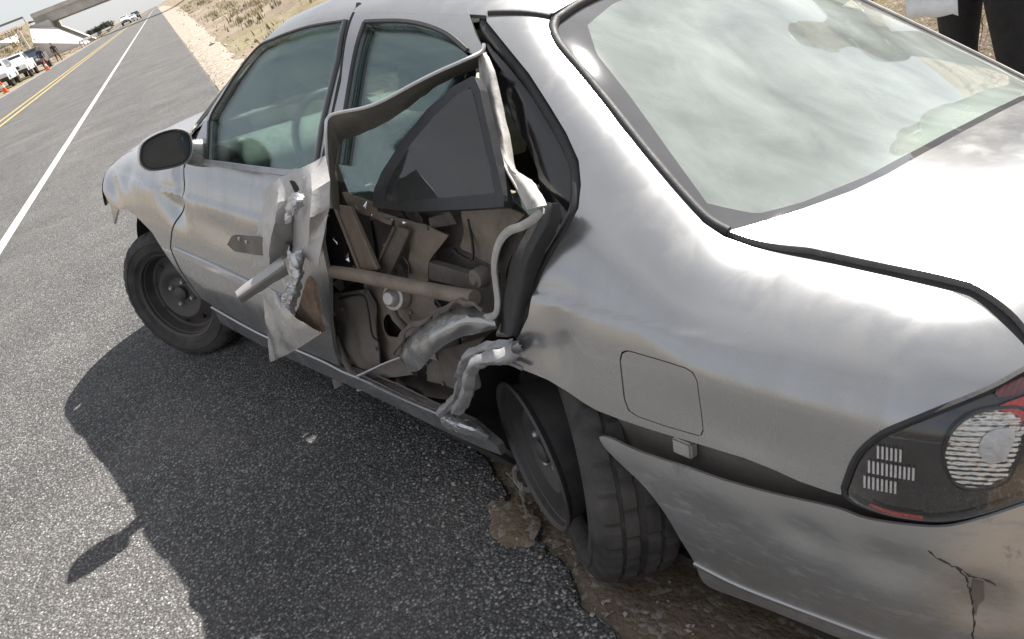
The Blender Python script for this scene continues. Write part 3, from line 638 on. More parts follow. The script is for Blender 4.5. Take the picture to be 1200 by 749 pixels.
# ---------------------------------------------------------------- wreckage, lamps, wheels, inside
X = {
    'flap': [[(1.057, 0.885, 0.954), (0.906, 0.9, 1.006), (0.778, 0.91, 1.042), (0.683, 0.91, 1.069), (0.618, 0.9, 1.091)], [(1.079, 0.89, 0.907), (0.828, 0.955, 0.964), (0.802, 0.92, 0.97), (0.552, 0.985, 1.035), (0.541, 0.94, 1.05)], [(1.167, 0.885, 0.836), (0.812, 0.985, 0.92), (0.858, 0.915, 0.891), (0.529, 1.015, 0.986), (0.532, 0.965, 0.99)], [(1.252, 0.88, 0.763), (0.909, 0.975, 0.839), (0.932, 0.905, 0.807), (0.603, 1, 0.911), (0.534, 0.99, 0.936)], [(1.336, 0.875, 0.663), (1.025, 0.945, 0.747), (0.935, 0.915, 0.785), (0.687, 0.985, 0.853), (0.586, 1, 0.848)]],
    'strap': [(1.346, 0.935, 0.755), (1.278, 0.935, 0.797), (1.092, 0.935, 0.821), (0.896, 0.93, 0.832), (0.918, 0.93, 0.79), (1.13, 0.935, 0.759), (1.296, 0.935, 0.741)],
    'channel': [[(1.114, 1.03, 0.68), (1.007, 0.99, 0.741), (0.912, 0.95, 0.796)], [(1.047, 1.05, 0.686), (0.941, 1.01, 0.744), (0.851, 0.97, 0.797)], [(1.085, 1.03, 0.652), (0.983, 0.99, 0.707), (0.893, 0.95, 0.754)]],
    'foil': [[(0.762, 0.99, 0.869), (0.712, 1, 0.856), (0.661, 0.99, 0.884)], [(0.772, 0.99, 0.833), (0.659, 1.02, 0.857), (0.684, 0.99, 0.849)], [(0.777, 0.99, 0.796), (0.662, 1.02, 0.825), (0.693, 0.99, 0.813)], [(0.82, 0.99, 0.754), (0.701, 1.02, 0.785), (0.728, 0.99, 0.773)], [(0.889, 0.98, 0.7), (0.775, 1.01, 0.727), (0.795, 0.98, 0.716)], [(0.97, 0.97, 0.639), (0.871, 0.99, 0.659), (0.875, 0.97, 0.648)]],
    'foil2': [[(0.752, 0.975, 0.968), (0.648, 0.99, 1.021), (0.607, 0.985, 1.026)], [(0.719, 0.99, 0.958), (0.609, 1.01, 1.004), (0.598, 0.99, 1.008)], [(0.722, 0.99, 0.935), (0.683, 0.99, 0.956), (0.677, 0.98, 0.96)]],
    'tear': [(0.705, 0.965, 1.039), (0.68, 0.965, 1.044), (0.66, 0.965, 1.023), (0.69, 0.965, 1.008)],
    'skirt': [[(1.139, 0.94, 0.658), (1.057, 0.95, 0.673), (1.004, 0.95, 0.669)], [(1.162, 0.94, 0.599), (1.015, 0.96, 0.632), (0.938, 0.96, 0.634)], [(1.163, 0.955, 0.504), (0.972, 0.97, 0.565), (0.833, 0.965, 0.62)], [(1.183, 0.96, 0.4), (0.961, 0.965, 0.503), (0.772, 0.955, 0.603)]],
    'foam': [(0.836, 0.925, 0.744), (0.815, 0.925, 0.728), (0.822, 0.925, 0.653), (0.834, 0.925, 0.577), (0.912, 0.925, 0.573), (0.995, 0.925, 0.585), (0.932, 0.925, 0.646), (0.877, 0.925, 0.703)],
    'frame_strip': [[(0.312, 0.615, 1.294), (0.306, 0.63, 1.28), (0.322, 0.67, 1.269), (0.373, 0.71, 1.251), (0.423, 0.745, 1.231), (0.497, 0.785, 1.201), (0.553, 0.81, 1.187), (0.63, 0.84, 1.178), (0.649, 0.855, 1.168), (0.649, 0.865, 1.148), (0.656, 0.875, 1.087), (0.669, 0.88, 1.012), (0.71, 0.87, 0.942)], [(0.333, 0.603, 1.273), (0.332, 0.618, 1.26), (0.371, 0.658, 1.245), (0.421, 0.698, 1.223), (0.484, 0.733, 1.192), (0.564, 0.773, 1.161), (0.615, 0.798, 1.147), (0.653, 0.828, 1.141), (0.658, 0.843, 1.133), (0.659, 0.853, 1.113), (0.663, 0.863, 1.068), (0.673, 0.868, 1.003), (0.711, 0.858, 0.933)], [(0.363, 0.585, 1.251), (0.366, 0.6, 1.239), (0.431, 0.64, 1.219), (0.48, 0.68, 1.192), (0.557, 0.715, 1.149), (0.644, 0.755, 1.115), (0.69, 0.78, 1.103), (0.687, 0.81, 1.1), (0.677, 0.825, 1.094), (0.681, 0.835, 1.075), (0.681, 0.845, 1.045), (0.688, 0.85, 0.991), (0.724, 0.84, 0.92)]],
    'trim_strip': [[(0.325, 0.62, 1.276), (0.3, 0.645, 1.23), (0.259, 0.675, 1.185), (0.207, 0.705, 1.138), (0.165, 0.735, 1.103), (0.104, 0.765, 1.069), (0.05, 0.79, 1.048), (-0.008, 0.815, 1.016)], [(0.299, 0.632, 1.279), (0.259, 0.657, 1.239), (0.214, 0.687, 1.181), (0.165, 0.717, 1.127), (0.122, 0.747, 1.083), (0.053, 0.777, 1.067), (0.001, 0.802, 1.051), (-0.05, 0.827, 1.03)], [(0.304, 0.62, 1.276), (0.249, 0.645, 1.243), (0.201, 0.675, 1.169), (0.154, 0.705, 1.108), (0.109, 0.735, 1.055), (0.033, 0.765, 1.055), (-0.018, 0.79, 1.044), (-0.062, 0.815, 1.033)]],
    'lower_seal': [(-0.048, 0.815, 1.021), (-0.017, 0.815, 0.998), (0.027, 0.81, 0.976), (0.079, 0.805, 0.955), (0.124, 0.8, 0.92), (0.153, 0.8, 0.868), (0.159, 0.8, 0.819), (0.15, 0.81, 0.78), (0.153, 0.82, 0.755), (0.18, 0.83, 0.744)],
    'jamb': [[(-0.026, 0.785, 1.025), (0.043, 0.785, 0.956), (0.106, 0.785, 0.889), (0.146, 0.785, 0.812), (0.177, 0.785, 0.754), (0.202, 0.785, 0.688)], [(-0.086, 0.82, 1.041), (-0.064, 0.835, 0.992), (-0.016, 0.845, 0.927), (0.02, 0.85, 0.854), (0.045, 0.855, 0.797), (0.062, 0.86, 0.745)], [(-0.07, 0.79, 1.028), (-0.07, 0.8, 0.991), (-0.026, 0.815, 0.916), (0.005, 0.83, 0.846), (0.027, 0.84, 0.787), (0.043, 0.845, 0.746)]],
    'qg_out': [(0.59, 0.819, 0.943), (0.594, 0.803, 0.984), (0.563, 0.787, 1.03), (0.493, 0.761, 1.102), (0.402, 0.734, 1.174), (0.317, 0.715, 1.222), (0.247, 0.705, 1.246), (0.218, 0.717, 1.219), (0.166, 0.75, 1.149), (0.114, 0.783, 1.082), (0.07, 0.81, 1.029), (0.067, 0.818, 1.013), (0.213, 0.821, 0.988), (0.417, 0.822, 0.956)],
    'qg_in': [(0.531, 0.813, 0.964), (0.537, 0.803, 0.99), (0.507, 0.787, 1.035), (0.447, 0.764, 1.1), (0.371, 0.74, 1.161), (0.296, 0.723, 1.206), (0.252, 0.715, 1.223), (0.231, 0.725, 1.203), (0.184, 0.754, 1.14), (0.137, 0.783, 1.08), (0.104, 0.806, 1.034), (0.221, 0.809, 1.013), (0.387, 0.812, 0.986)],
    'inner_back': [(1.043, 0.7, 0.959), (0.779, 0.7, 0.908), (0.185, 0.7, 0.982), (0.131, 0.7, 0.939), (0.216, 0.7, 0.84), (0.29, 0.7, 0.649), (0.375, 0.7, 0.506), (0.528, 0.7, 0.34), (0.878, 0.7, 0.267), (1.148, 0.7, 0.237), (1.31, 0.7, 0.238), (1.266, 0.7, 0.561)],
    'upper_bracket': [(0.837, 0.77, 0.936), (0.656, 0.77, 0.971), (0.669, 0.77, 0.906), (0.421, 0.77, 0.901), (0.348, 0.77, 0.892), (0.409, 0.77, 0.847), (0.466, 0.77, 0.804), (0.484, 0.77, 0.747), (0.57, 0.77, 0.73), (0.545, 0.77, 0.828), (0.546, 0.77, 0.869), (0.657, 0.77, 0.884), (0.803, 0.77, 0.9)],
    'vbar1': [(0.824, 0.8, 0.913), (0.736, 0.8, 0.918), (0.634, 0.815, 0.769), (0.732, 0.815, 0.74)],
    'vbar2': [(0.548, 0.79, 0.889), (0.483, 0.79, 0.89), (0.623, 0.79, 0.748), (0.701, 0.79, 0.742)],
    'beam': [(0.895, 0.835, 0.718), (0.716, 0.835, 0.741), (0.503, 0.835, 0.76), (0.325, 0.83, 0.774), (0.212, 0.825, 0.784)],
    'mid_panel': [(0.823, 0.765, 0.67), (0.457, 0.765, 0.723), (0.484, 0.765, 0.684), (0.461, 0.765, 0.664), (0.585, 0.765, 0.586), (0.691, 0.765, 0.522), (0.746, 0.765, 0.442), (0.838, 0.765, 0.392), (0.837, 0.765, 0.469), (0.836, 0.765, 0.544)],
    'mid_hole': [(0.78, 0.765, 0.558), (0.756, 0.765, 0.585), (0.725, 0.765, 0.598), (0.702, 0.765, 0.588), (0.676, 0.765, 0.563), (0.706, 0.765, 0.529), (0.753, 0.765, 0.522), (0.781, 0.765, 0.531)],
    'mid_hole2': [(0.539, 0.765, 0.691), (0.489, 0.765, 0.693), (0.504, 0.765, 0.668), (0.533, 0.765, 0.664)],
    'motor': [(0.608, 0.8, 0.689)],
    'left_panel': [(1.031, 0.795, 0.602), (0.755, 0.795, 0.675), (0.775, 0.795, 0.566), (0.779, 0.795, 0.497), (0.784, 0.795, 0.41), (0.903, 0.795, 0.327), (1.028, 0.795, 0.336), (1.094, 0.795, 0.42)],
    'left_ridge': [(1.003, 0.815, 0.54), (0.994, 0.815, 0.467), (0.97, 0.815, 0.404), (0.94, 0.815, 0.366)],
    'left_ridge2': [(0.924, 0.805, 0.615), (0.782, 0.805, 0.658), (0.765, 0.805, 0.62), (0.775, 0.805, 0.538), (0.746, 0.805, 0.519), (0.761, 0.805, 0.455)],
    'right_tan': [(0.325, 0.735, 0.95), (0.169, 0.735, 0.973), (0.103, 0.735, 0.965), (0.161, 0.735, 0.93), (0.209, 0.735, 0.874), (0.24, 0.735, 0.823), (0.301, 0.735, 0.831), (0.363, 0.735, 0.848)],
    'right_mid': [(0.541, 0.715, 0.787), (0.387, 0.715, 0.854), (0.255, 0.715, 0.832), (0.267, 0.715, 0.785), (0.449, 0.715, 0.758)],
    'dark_bracket': [(0.455, 0.775, 0.805), (0.276, 0.775, 0.809), (0.238, 0.775, 0.833), (0.191, 0.775, 0.826), (0.2, 0.775, 0.787), (0.279, 0.775, 0.77), (0.47, 0.775, 0.757)],
    'curved_skin': [[(0.606, 0.83, 0.534), (0.525, 0.835, 0.606), (0.432, 0.84, 0.668), (0.349, 0.835, 0.716), (0.266, 0.83, 0.751), (0.207, 0.825, 0.756), (0.155, 0.82, 0.748)], [(0.542, 0.855, 0.55), (0.44, 0.87, 0.615), (0.337, 0.88, 0.677), (0.284, 0.87, 0.709), (0.22, 0.86, 0.74), (0.182, 0.845, 0.743), (0.144, 0.83, 0.74)], [(0.527, 0.85, 0.513), (0.451, 0.865, 0.547), (0.382, 0.87, 0.601), (0.318, 0.865, 0.651), (0.258, 0.855, 0.685), (0.204, 0.845, 0.706), (0.141, 0.83, 0.729)]],
    'torn_edge': [(0.597, 0.845, 0.543), (0.544, 0.845, 0.6), (0.498, 0.845, 0.641), (0.442, 0.845, 0.674), (0.385, 0.845, 0.702), (0.331, 0.845, 0.733), (0.275, 0.845, 0.763), (0.235, 0.845, 0.781), (0.2, 0.845, 0.78), (0.16, 0.845, 0.773)],
    'lower_brown': [(0.573, 0.775, 0.481), (0.462, 0.775, 0.563), (0.358, 0.775, 0.611), (0.263, 0.775, 0.655), (0.301, 0.775, 0.608), (0.373, 0.775, 0.516), (0.416, 0.775, 0.465), (0.579, 0.775, 0.437)],
    'sill_edge': [(0.878, 0.83, 0.383), (0.774, 0.83, 0.437), (0.685, 0.83, 0.483), (0.592, 0.83, 0.528)],
    'sill_plate': [(0.877, 0.825, 0.381), (0.652, 0.8, 0.495), (0.601, 0.8, 0.46), (0.76, 0.815, 0.404)],
    'sill_step': [[(0.821, 0.838, 0.407), (0.709, 0.838, 0.408), (0.529, 0.838, 0.414), (0.426, 0.838, 0.421)], [(0.855, 0.8, 0.379), (0.75, 0.8, 0.383), (0.585, 0.8, 0.385), (0.487, 0.8, 0.389)], [(0.758, 0.825, 0.418), (0.635, 0.825, 0.426), (0.52, 0.825, 0.426), (0.439, 0.825, 0.425)]],
    'sill_end': [[(0.435, 0.84, 0.421), (0.353, 0.85, 0.44), (0.26, 0.855, 0.456), (0.232, 0.84, 0.43)], [(0.403, 0.86, 0.422), (0.318, 0.88, 0.448), (0.24, 0.88, 0.459), (0.22, 0.85, 0.431)], [(0.436, 0.84, 0.38), (0.357, 0.86, 0.406), (0.284, 0.86, 0.416), (0.261, 0.83, 0.39)]],
    'sill_shard': [(0.324, 0.81, 0.401), (0.276, 0.81, 0.401), (0.259, 0.81, 0.375), (0.233, 0.81, 0.358), (0.268, 0.81, 0.349), (0.298, 0.81, 0.368)],
    'arch_metal': [[(0.428, 0.83, 0.427), (0.314, 0.85, 0.519), (0.268, 0.86, 0.578), (0.245, 0.865, 0.625), (0.208, 0.87, 0.666), (0.16, 0.87, 0.697), (0.104, 0.865, 0.722), (0.034, 0.86, 0.745)], [(0.321, 0.86, 0.483), (0.223, 0.89, 0.563), (0.18, 0.9, 0.617), (0.156, 0.905, 0.66), (0.122, 0.91, 0.695), (0.086, 0.905, 0.714), (0.04, 0.895, 0.73), (0.018, 0.87, 0.741)], [(0.317, 0.83, 0.474), (0.238, 0.86, 0.539), (0.196, 0.87, 0.591), (0.169, 0.875, 0.634), (0.141, 0.88, 0.662), (0.095, 0.88, 0.682), (0.044, 0.875, 0.707), (0.02, 0.862, 0.726)]],
    'quarter_lip': [(0.162, 0.868, 0.648), (0.115, 0.868, 0.671), (0.066, 0.868, 0.683), (0.022, 0.868, 0.682)],
    'mirror': [(1.696, 0.999, 1.036), (1.693, 0.98, 1.063), (1.683, 0.933, 1.08), (1.672, 0.882, 1.082), (1.665, 0.852, 1.064), (1.662, 0.848, 1.032), (1.663, 0.862, 0.995), (1.669, 0.889, 0.975), (1.679, 0.936, 0.972), (1.69, 0.988, 0.979), (1.696, 1.006, 1.004)],
    'hubs': [(2.625, 0.8, 0.229), (0.069, 0.84, 0.37)],
    'bracket_clip': [(-0.363, 0.82, 0.616)],
}

# tail lamp
tailo = sm(D['tail'], 3, True)
tlamp = skin('tail_light', tailo, d=(-.7, .7, .1), off=-.004, parent=car, thick=.03, edge=.008, step=.02, mat='gloss_black', fn=F)
skin('lamp_lens', np.array(D['tail']).mean(0)+(tailo-np.array(D['tail']).mean(0))*.985, d=(-.7, .7, .1), off=.007, parent=tlamp, thick=.002, edge=.012, step=.03, mat='lens_clear', fn=F)
td, tn = onskin(resample(tailo, .012, True), -.001, d=(-.7, .7, .1), fn=F); tube('lamp_gasket', td, .006, 'rubber', tlamp, 6, closed=True)
circ = sm(D['tail_circle'], 4, True)
def refl_mat(name, col, kind):
    t = NT(name)
    if kind == 'bowl':
        w1 = t.n('TexWave', {'Vector': t.co, 'Scale': 42.0, 'Distortion': 1.2}, bands_direction='Z').outputs['Fac']; w2 = t.n('TexWave', {'Vector': t.co, 'Scale': 30.0, 'Distortion': 1.0}, bands_direction='DIAGONAL').outputs['Fac']; n_ = t.bump(t.math('ADD', t.math('MULTIPLY', w1, .45), t.math('ADD', t.math('MULTIPLY', w2, .3), t.vor(95, 'Distance'))), .0035, .9)
        t.bsdf(color=t.mix(t.noise(40, 3), tuple(c*.55 for c in col), col), metal=.92, rough=.16, normal=n_)
    else:
        w = t.n('TexWave', {'Vector': t.co, 'Scale': 55.0, 'Distortion': 0.0}, bands_direction='DIAGONAL').outputs['Fac']
        t.bsdf(color=col, metal=.3, rough=.15, coat=.8, normal=t.bump(w, .002, .7))
    MAT[name] = t.m
refl_mat('reflector_bowl', (.86, .84, .80), 'bowl'); refl_mat('red_lens', (.55, .03, .015), 'lens'); refl_mat('maroon_lens', (.16, .02, .025), 'lens')
cc = circ.mean(0)
skin('reverse_lamp', circ, d=(-.7, .7, .1), off=.001, parent=tlamp, thick=.004, edge=.006, step=.012, mat='reflector_bowl', fn=F)
cp, cn = onskin(circ, .003, d=(-.7, .7, .1), fn=F); tube('lamp_ring', cp, .003, 'gloss_black', tlamp, 6, closed=True)
skin('bulb_shade', cc+(circ-cc)*.42+np.array((-.008, -.008, .006)), d=(-.7, .7, .1), off=.005, parent=tlamp, thick=.004, edge=.006, step=.012, mat='bright_metal', fn=F)
skin('red_segment', sm(D['tail_red'], 3, True), d=(-.7, .7, .1), off=.004, parent=tlamp, thick=.003, edge=.006, step=.015, mat='red_lens', fn=F)
skin('maroon_segment', sm(D['tail_maroon'], 3, True), d=(-.7, .7, .1), off=.003, parent=tlamp, thick=.003, edge=.006, step=.015, mat='maroon_lens', fn=F)
plain('lamp_rib', (.86, .86, .88), .25, .25, .1, 20, coat=.5)
# turn signal: three rows of upright chrome ribs
sg = np.array(D['tail_sig']); us, vs_ = basis(np.array((-.7, .7, .1))/np.linalg.norm((-.7, .7, .1)))
s2 = np.stack([sg@us, sg@vs_], 1); lo, hi = s2.min(0), s2.max(0); nd = np.array((-.7, .7, .1))/np.linalg.norm((-.7, .7, .1))
for r_ in range(3):
    b0 = lo[1]+(hi[1]-lo[1])*(.05+.32*r_); b1 = b0+(hi[1]-lo[1])*.235
    for a in np.arange(lo[0], hi[0], .0052):
        mid = np.array([[a, (b0+b1)/2+.0]])
        if not (inside(s2, mid)[0] and inside(s2, np.array([[a, b0+.003]]))[0]): continue
        pts = np.array([a*us+b*vs_ for b in np.linspace(b0, b1, 4)]); base = sg.mean(0)@nd
        P_, N_ = onskin(pts+nd*base, .001, d=nd, fn=F); tube('signal_rib', P_, .0019, 'lamp_rib', tlamp, 4)
mk, mn2 = onskin(sm([(-.715, .82, .652), (-.745, .815, .648), (-.785, .80, .650)], 4), .002, d=nd, fn=F); ribbon('side_marker', mk, .005, mn2, .002, 'red_lens', tlamp)

# door mirror
mg = sm(X['mirror'], 3, True); mc = mg.mean(0); mnorm = np.array((-1, .22, .05)); mnorm /= np.linalg.norm(mnorm)
mirr = empty('side_mirror', parent=fd)
def loft(name, rings, mat, parent, cap0=True, cap1=True, sharp=40):
    V = [p for r in rings for p in r]; n = len(rings[0]); Fc = []
    for i in range(len(rings)-1):
        for k in range(n): Fc.append((i*n+k, i*n+(k+1) % n, (i+1)*n+(k+1) % n, (i+1)*n+k))
    if cap0: Fc.append(tuple(range(n))[::-1])
    if cap1: Fc.append(tuple(range((len(rings)-1)*n, len(rings)*n)))
    return mesh(name, V, Fc, mat, parent, smooth=True, sharp=sharp)
sc = lambda s, o: mc+(mg-mc)*s-mnorm*o
bpy.data.objects.remove(mirr)
mh = loft('mirror_housing', [sc(1.02, -.002), sc(1.09, -.004), sc(1.13, .008), sc(1.13, .03), sc(1.07, .06), sc(.93, .09), sc(.68, .11), sc(.35, .12)], 'paint', fd, cap0=False)
loft('mirror_glass', [sc(1.0, .004), sc(1.0, .008)], 'mirror_glass' if 'mirror_glass' in MAT else 'gloss_black', fd)
tube('mirror_rim', sc(1.02, -.002), .004, 'gloss_black', fd, 6, closed=True)
arm0 = mc-mnorm*.05+np.array((0, -.06, -.02)); arm1 = np.array((mc[0]+.06, .775, .975))
tube('mirror_arm', catmull(np.array([arm0, (arm0+arm1)/2+np.array((0, 0, -.005)), arm1]), 5), np.linspace(.034, .045, 11), 'paint', fd, 10, flat=1.2)

# sill
st, sb = D['sill_top'], D['sill_bot']
so = [(p[0], p[1], p[2]-.004) for p in st]+[(.23, .83, .386), (.23, .80, .34)]+[(p[0], p[1]-.02, p[2]-.03) for p in sb[::-1]]
sill = skin('sill', so, d=(0, 1, -.1), off=-.006, parent=car, thick=.02, edge=.012, step=.02)
sp, sn = onskin(resample(sm([(p[0], p[1], p[2]-.016) for p in st[:-1]], 3), .03), -.004, d=(0, 1, .1)); ribbon('sill_ridge', sp, .018, sn, .009, 'paint', sill)
skin('sill', so, d=(0, 1, -.1), off=-.006, parent=car, thick=.02, edge=.02, step=.05, mirror=True, fn=F)
patch('sill_end', X['sill_end'], 'bright_metal', sill, 6, .003, .006, 22, 2)
plate('sill_shard', X['sill_shard'], [], 'dirty_metal', sill, .003, .02, .006)
patch('sill_step', X['sill_step'], 'dirty_metal', sill, 5, .003, .003, 20, 5)
tube('sill_edge', sm(X['sill_edge'], 4), .004, 'bright_metal', sill, 6)
plate('sill_plate', X['sill_plate'], [], 'grey_panel', sill, .003, .02, .006)
patch('torn_arch', X['arch_metal'], 'torn_metal', qp, 8, .0025, .012, 12, 4, sharp=24)
AM = np.array(X['arch_metal'])
for k_, (a_, b_) in enumerate(((0, .5), (1, .8))):
    e_ = AM[a_]+(AM[2]-AM[0])*(b_-.5)*.2+np.array((0, .006, 0)); patch('torn_fold', [e_+np.array((.004*k_, .006, .006)), e_+np.array((-.01, .022, -.004)), e_+np.array((-.022, .004, -.012))], 'torn_metal', qp, 6, .002, .008, 16, 11+k_, sharp=24)
tube('arch_lip', sm(X['quarter_lip'], 4), .005, 'torn_metal', qp, 6)

# torn rear door: peeled frame, hanging skin, inner members
def addy(rows, dy): return [[(a, b+dy, c) for a, b, c in r] for r in rows]
patch('peeled_frame', X['frame_strip'], 'peel_back' if 'peel_back' in MAT else 'primer_metal', rdl, 6, .004, .0025, 16, 1)
tube('frame_lit_edge', sm(X['frame_strip'][0], 5), .0045, 'bright_metal', rdl, 6)  # bright tube, the strip's lit upper edge put into its material
patch('trim_strip', X['trim_strip'], 'seal_grey', rdl, 5, .004, .003, 26, 3)
tube('trim_lip', sm(X['trim_strip'][0], 5), .004, 'seal_grey', rdl, 6)
tube('lower_seal', sm(X['lower_seal'], 5), .0062, 'seal_grey', rdl, 7, flat=1.5)
patch('rear_jamb', X['jamb'], 'rubber', qp, 7, .004, .003, 9, 6)
plate('corner_glass', X['qg_in'], [], 'quarter_glass', rdl, .004, .05)
qgo = plate('corner_glass_frame', X['qg_out'], [X['qg_in']], 'black_plastic', rdl, .022, .03, edge=.012)
patch('torn_skin', X['flap'], 'flap_metal' if 'flap_metal' in MAT else 'torn_metal', rdl, 7, .0015, .0022, 13, 8, flatness=1, sharp=16)
st_ = plate('hinge_strap', X['strap'], [], 'dirty_metal', rdl, .008, .03)
so_ = np.array(X['strap']).mean(0)
for t_ in (.16, .30):
    c_ = np.array(X['strap'][1])*(1-t_)+np.array(X['strap'][4])*t_
    tube('strap_bolt', [c_+np.array((0, .0, 0)), c_+np.array((0, .006, 0))], .006, 'bright_metal', rdl, 8)
patch('bent_channel', X['channel'], 'channel_metal' if 'channel_metal' in MAT else 'torn_metal', rdl, 6, .003, .002, 12, 3)
patch('crumpled_strip', X['foil'], 'bright_metal', rdl, 8, .0015, .009, 24, 5, sharp=34)
patch('crumpled_tab', X['foil2'], 'bright_metal', rdl, 7, .0015, .008, 26, 9, sharp=34)
plate('tear_shade_patch', X['tear'], [], 'dark_cavity', rdl, .002, .02)  # dark plate on the flap, a hole's shade put into its colour
patch('skin_corner', X['skirt'], 'paint', rdl, 6, .0015, .004, 12, 2)
plate('foam_pad', X['foam'], [], 'foam_brown', rdl, .012, .02, .008, 25)
plate('inner_skin', X['inner_back'], [], 'grey_panel', rdl, .006, .03, .02, 9, 3)
plate('upper_bracket', X['upper_bracket'], [], 'primer_metal', rdl, .004, .02, .010, 18, 4)
for k in (1, 2):
    g = np.array(X['vbar%d' % k]); a, b = (g[0]+g[1])/2, (g[2]+g[3])/2
    plate('brace', X['vbar%d' % k], [], 'primer_metal' if k == 1 else 'dirty_metal', rdl, .006, .02)
    for e in ((g[0], g[3]), (g[1], g[2])):
        tube('brace_flange', np.array([e[0]+np.array((0, .004, 0)), e[1]+np.array((0, .004, 0))]), .0045, 'primer_metal' if k == 1 else 'dirty_metal', rdl, 6)
tube('door_beam', sm(X['beam'], 5), .0185, 'primer_metal', rdl, 14)
plate('middle_panel', X['mid_panel'], [X['mid_hole']], 'primer_metal', rdl, .004, .02, .016, 16, 6)
m_ = np.array(X['motor'][0])
mo_ = revolve('window_motor', [(.0, .030), (.016, .030), (.022, .024), (.026, .012), (.034, .010), (.036, 0), (.036, -.02)], 20, 'flap_metal', rdl); mo_.location = m_; mo_.rotation_euler = (.25, 0, .3)
tube('motor_arm', [m_+np.array((.02, .01, -.02)), m_+np.array((.0, .012, -.055)), m_+np.array((-.015, .0, -.085))], .012, 'dirty_metal', rdl, 8)
plate('front_panel', X['left_panel'], [], 'grey_panel', rdl, .004, .02, .022, 13, 8)
tube('panel_rib', sm(X['left_ridge'], 5), .011, 'grey_panel', rdl, 8)
tube('panel_seam', sm(X['left_ridge2'], 5), .0035, 'black_plastic', rdl, 6)
plate('rear_panel', X['right_tan'], [], 'primer_metal', rdl, .004, .02, .015, 18, 9)
plate('rear_patch', X['right_mid'], [], 'dirty_metal', rdl, .004, .02, .015, 18, 10)
plate('latch_bracket', X['dark_bracket'], [], 'dirty_metal', rdl, .02, .02, .006, 18, 11)
lb = np.array(X['dark_bracket'][2]); lt = revolve('latch', [(0, .018), (.010, .018), (.014, .012), (.022, .010), (.024, 0), (.024, -.02)], 14, 'dirty_metal', rdl); lt.location = lb+np.array((-.01, .02, -.015))
patch('folded_skin', X['curved_skin'], 'paint', rdl, 7, .0015, .003, 12, 12)
te = sm(X['torn_edge'], 5); te = te+np.array([(0, .004*math.sin(i*.9), .004*math.sin(i*.6+1)) for i in range(len(te))])
tube('torn_edge', te, np.array([.006+.0025*math.sin(i*.55) for i in range(len(te))]), 'dirty_metal', rdl, 6)
plate('lower_tray', X['lower_brown'], [], 'dirty_metal', rdl, .004, .02, .02, 15, 13)
# cables, clips and bent scraps inside the torn door
IB = np.array(X['inner_back']); lo_, hi_ = IB.min(0), IB.max(0); ib2 = IB[:, [0, 2]]
def cavity_point():
    while True:
        x_, z_ = rng.uniform(lo_[0], hi_[0]), rng.uniform(lo_[2], hi_[2])
        if inside(ib2, np.array([[x_, z_]]))[0]: return np.array((x_, .735+.06*rng.random(), z_))
for k in range(11):
    a_ = cavity_point(); pts = [a_]
    for _ in range(4): pts.append(pts[-1]+np.array((rng.normal(0, .05), rng.normal(0, .012), rng.normal(-.02, .04))))
    tube('cable', catmull(np.array(pts), 5), .0028+.002*rng.random(), ('black_plastic', 'rubber', 'dirty_metal')[k % 3], rdl, 5)
for k in range(46):
    c_ = cavity_point(); e1 = rng.normal(0, 1, 3)*np.array((1, .35, 1)); e1 /= np.linalg.norm(e1); e2 = np.cross(e1, (rng.normal(0, .3), 1, rng.normal(0, .3))); e2 /= np.linalg.norm(e2)
    l_, w_ = rng.uniform(.012, .05), rng.uniform(.006, .02); n3 = np.cross(e1, e2)*rng.uniform(.004, .016)
    g_ = [[c_-e1*l_-e2*w_, c_-e2*w_*.8+n3, c_+e1*l_-e2*w_*rng.uniform(.3, 1)], [c_-e1*l_*rng.uniform(.6, 1)+e2*w_, c_+e2*w_*.9+n3, c_+e1*l_*rng.uniform(.5, 1)+e2*w_]]
    patch('bent_scrap', g_, ('primer_metal', 'dirty_metal', 'grey_panel', 'torn_metal', 'dirty_metal')[k % 5], rdl, 3, .0015, .003, 40, k, flatness=1, sharp=20)
for k in range(22):
    c_ = cavity_point(); c_[1] = .80; tube('bolt_head', [c_, c_+np.array((0, .007, 0))], .0055, 'dirty_metal', rdl, 6)
# slivers of glass and bright torn corners
sl = [(410, .0)]
for k in range(26):
    u_ = rng.random()
    p = np.array(X['upper_bracket'][0])*(1-u_)+np.array(X['upper_bracket'][4])*u_ if k < 16 else np.array(X['vbar1'][0])*(1-u_)+np.array(X['vbar1'][3])*u_
    p = p+rng.normal(0, .012, 3)+np.array((0, .03, .0)); e = rng.normal(0, 1, (3, 3))*.0065
    mesh('glass_sliver', [p, p+e[0], p+e[1], p+e[0]*.5+e[2]*.4], [(0, 1, 2), (0, 3, 1), (1, 3, 2), (0, 2, 3)], 'chrome' if k % 2 else 'lens_clear', rdl)
for k in range(34):    # scratches and cracks of the shattered pane catching light
    p = np.array((.56, .745, 1.10))+np.array((rng.normal(0, .05), 0, rng.normal(0, .03))); e = np.array((-.02-.02*rng.random(), 0, .008))
    a_, _ = onskin(np.array([p, p+e]), -.010, fn=F); tube('glass_crack', a_, .0005, 'chrome', rdl, 3)
# black seal round the door opening, pillar trim behind it
ap, an = onskin(resample(sm(D['aperture'], 4), .015), -.016); apn = np.array((.018, 0, -.004))
tube('door_seal', ap+apn, .014, 'rubber', qp, 8)
wide = [p for p in D['aperture'] if p[2] < 1.36]
tr_in = [(p[0]+.13, p[1], p[2]-.03) for p in wide[::-1]]
skin('pillar_trim', wide+tr_in, off=-.045, parent=qp, thick=.004, step=.04, mat='gloss_black', fn=F)

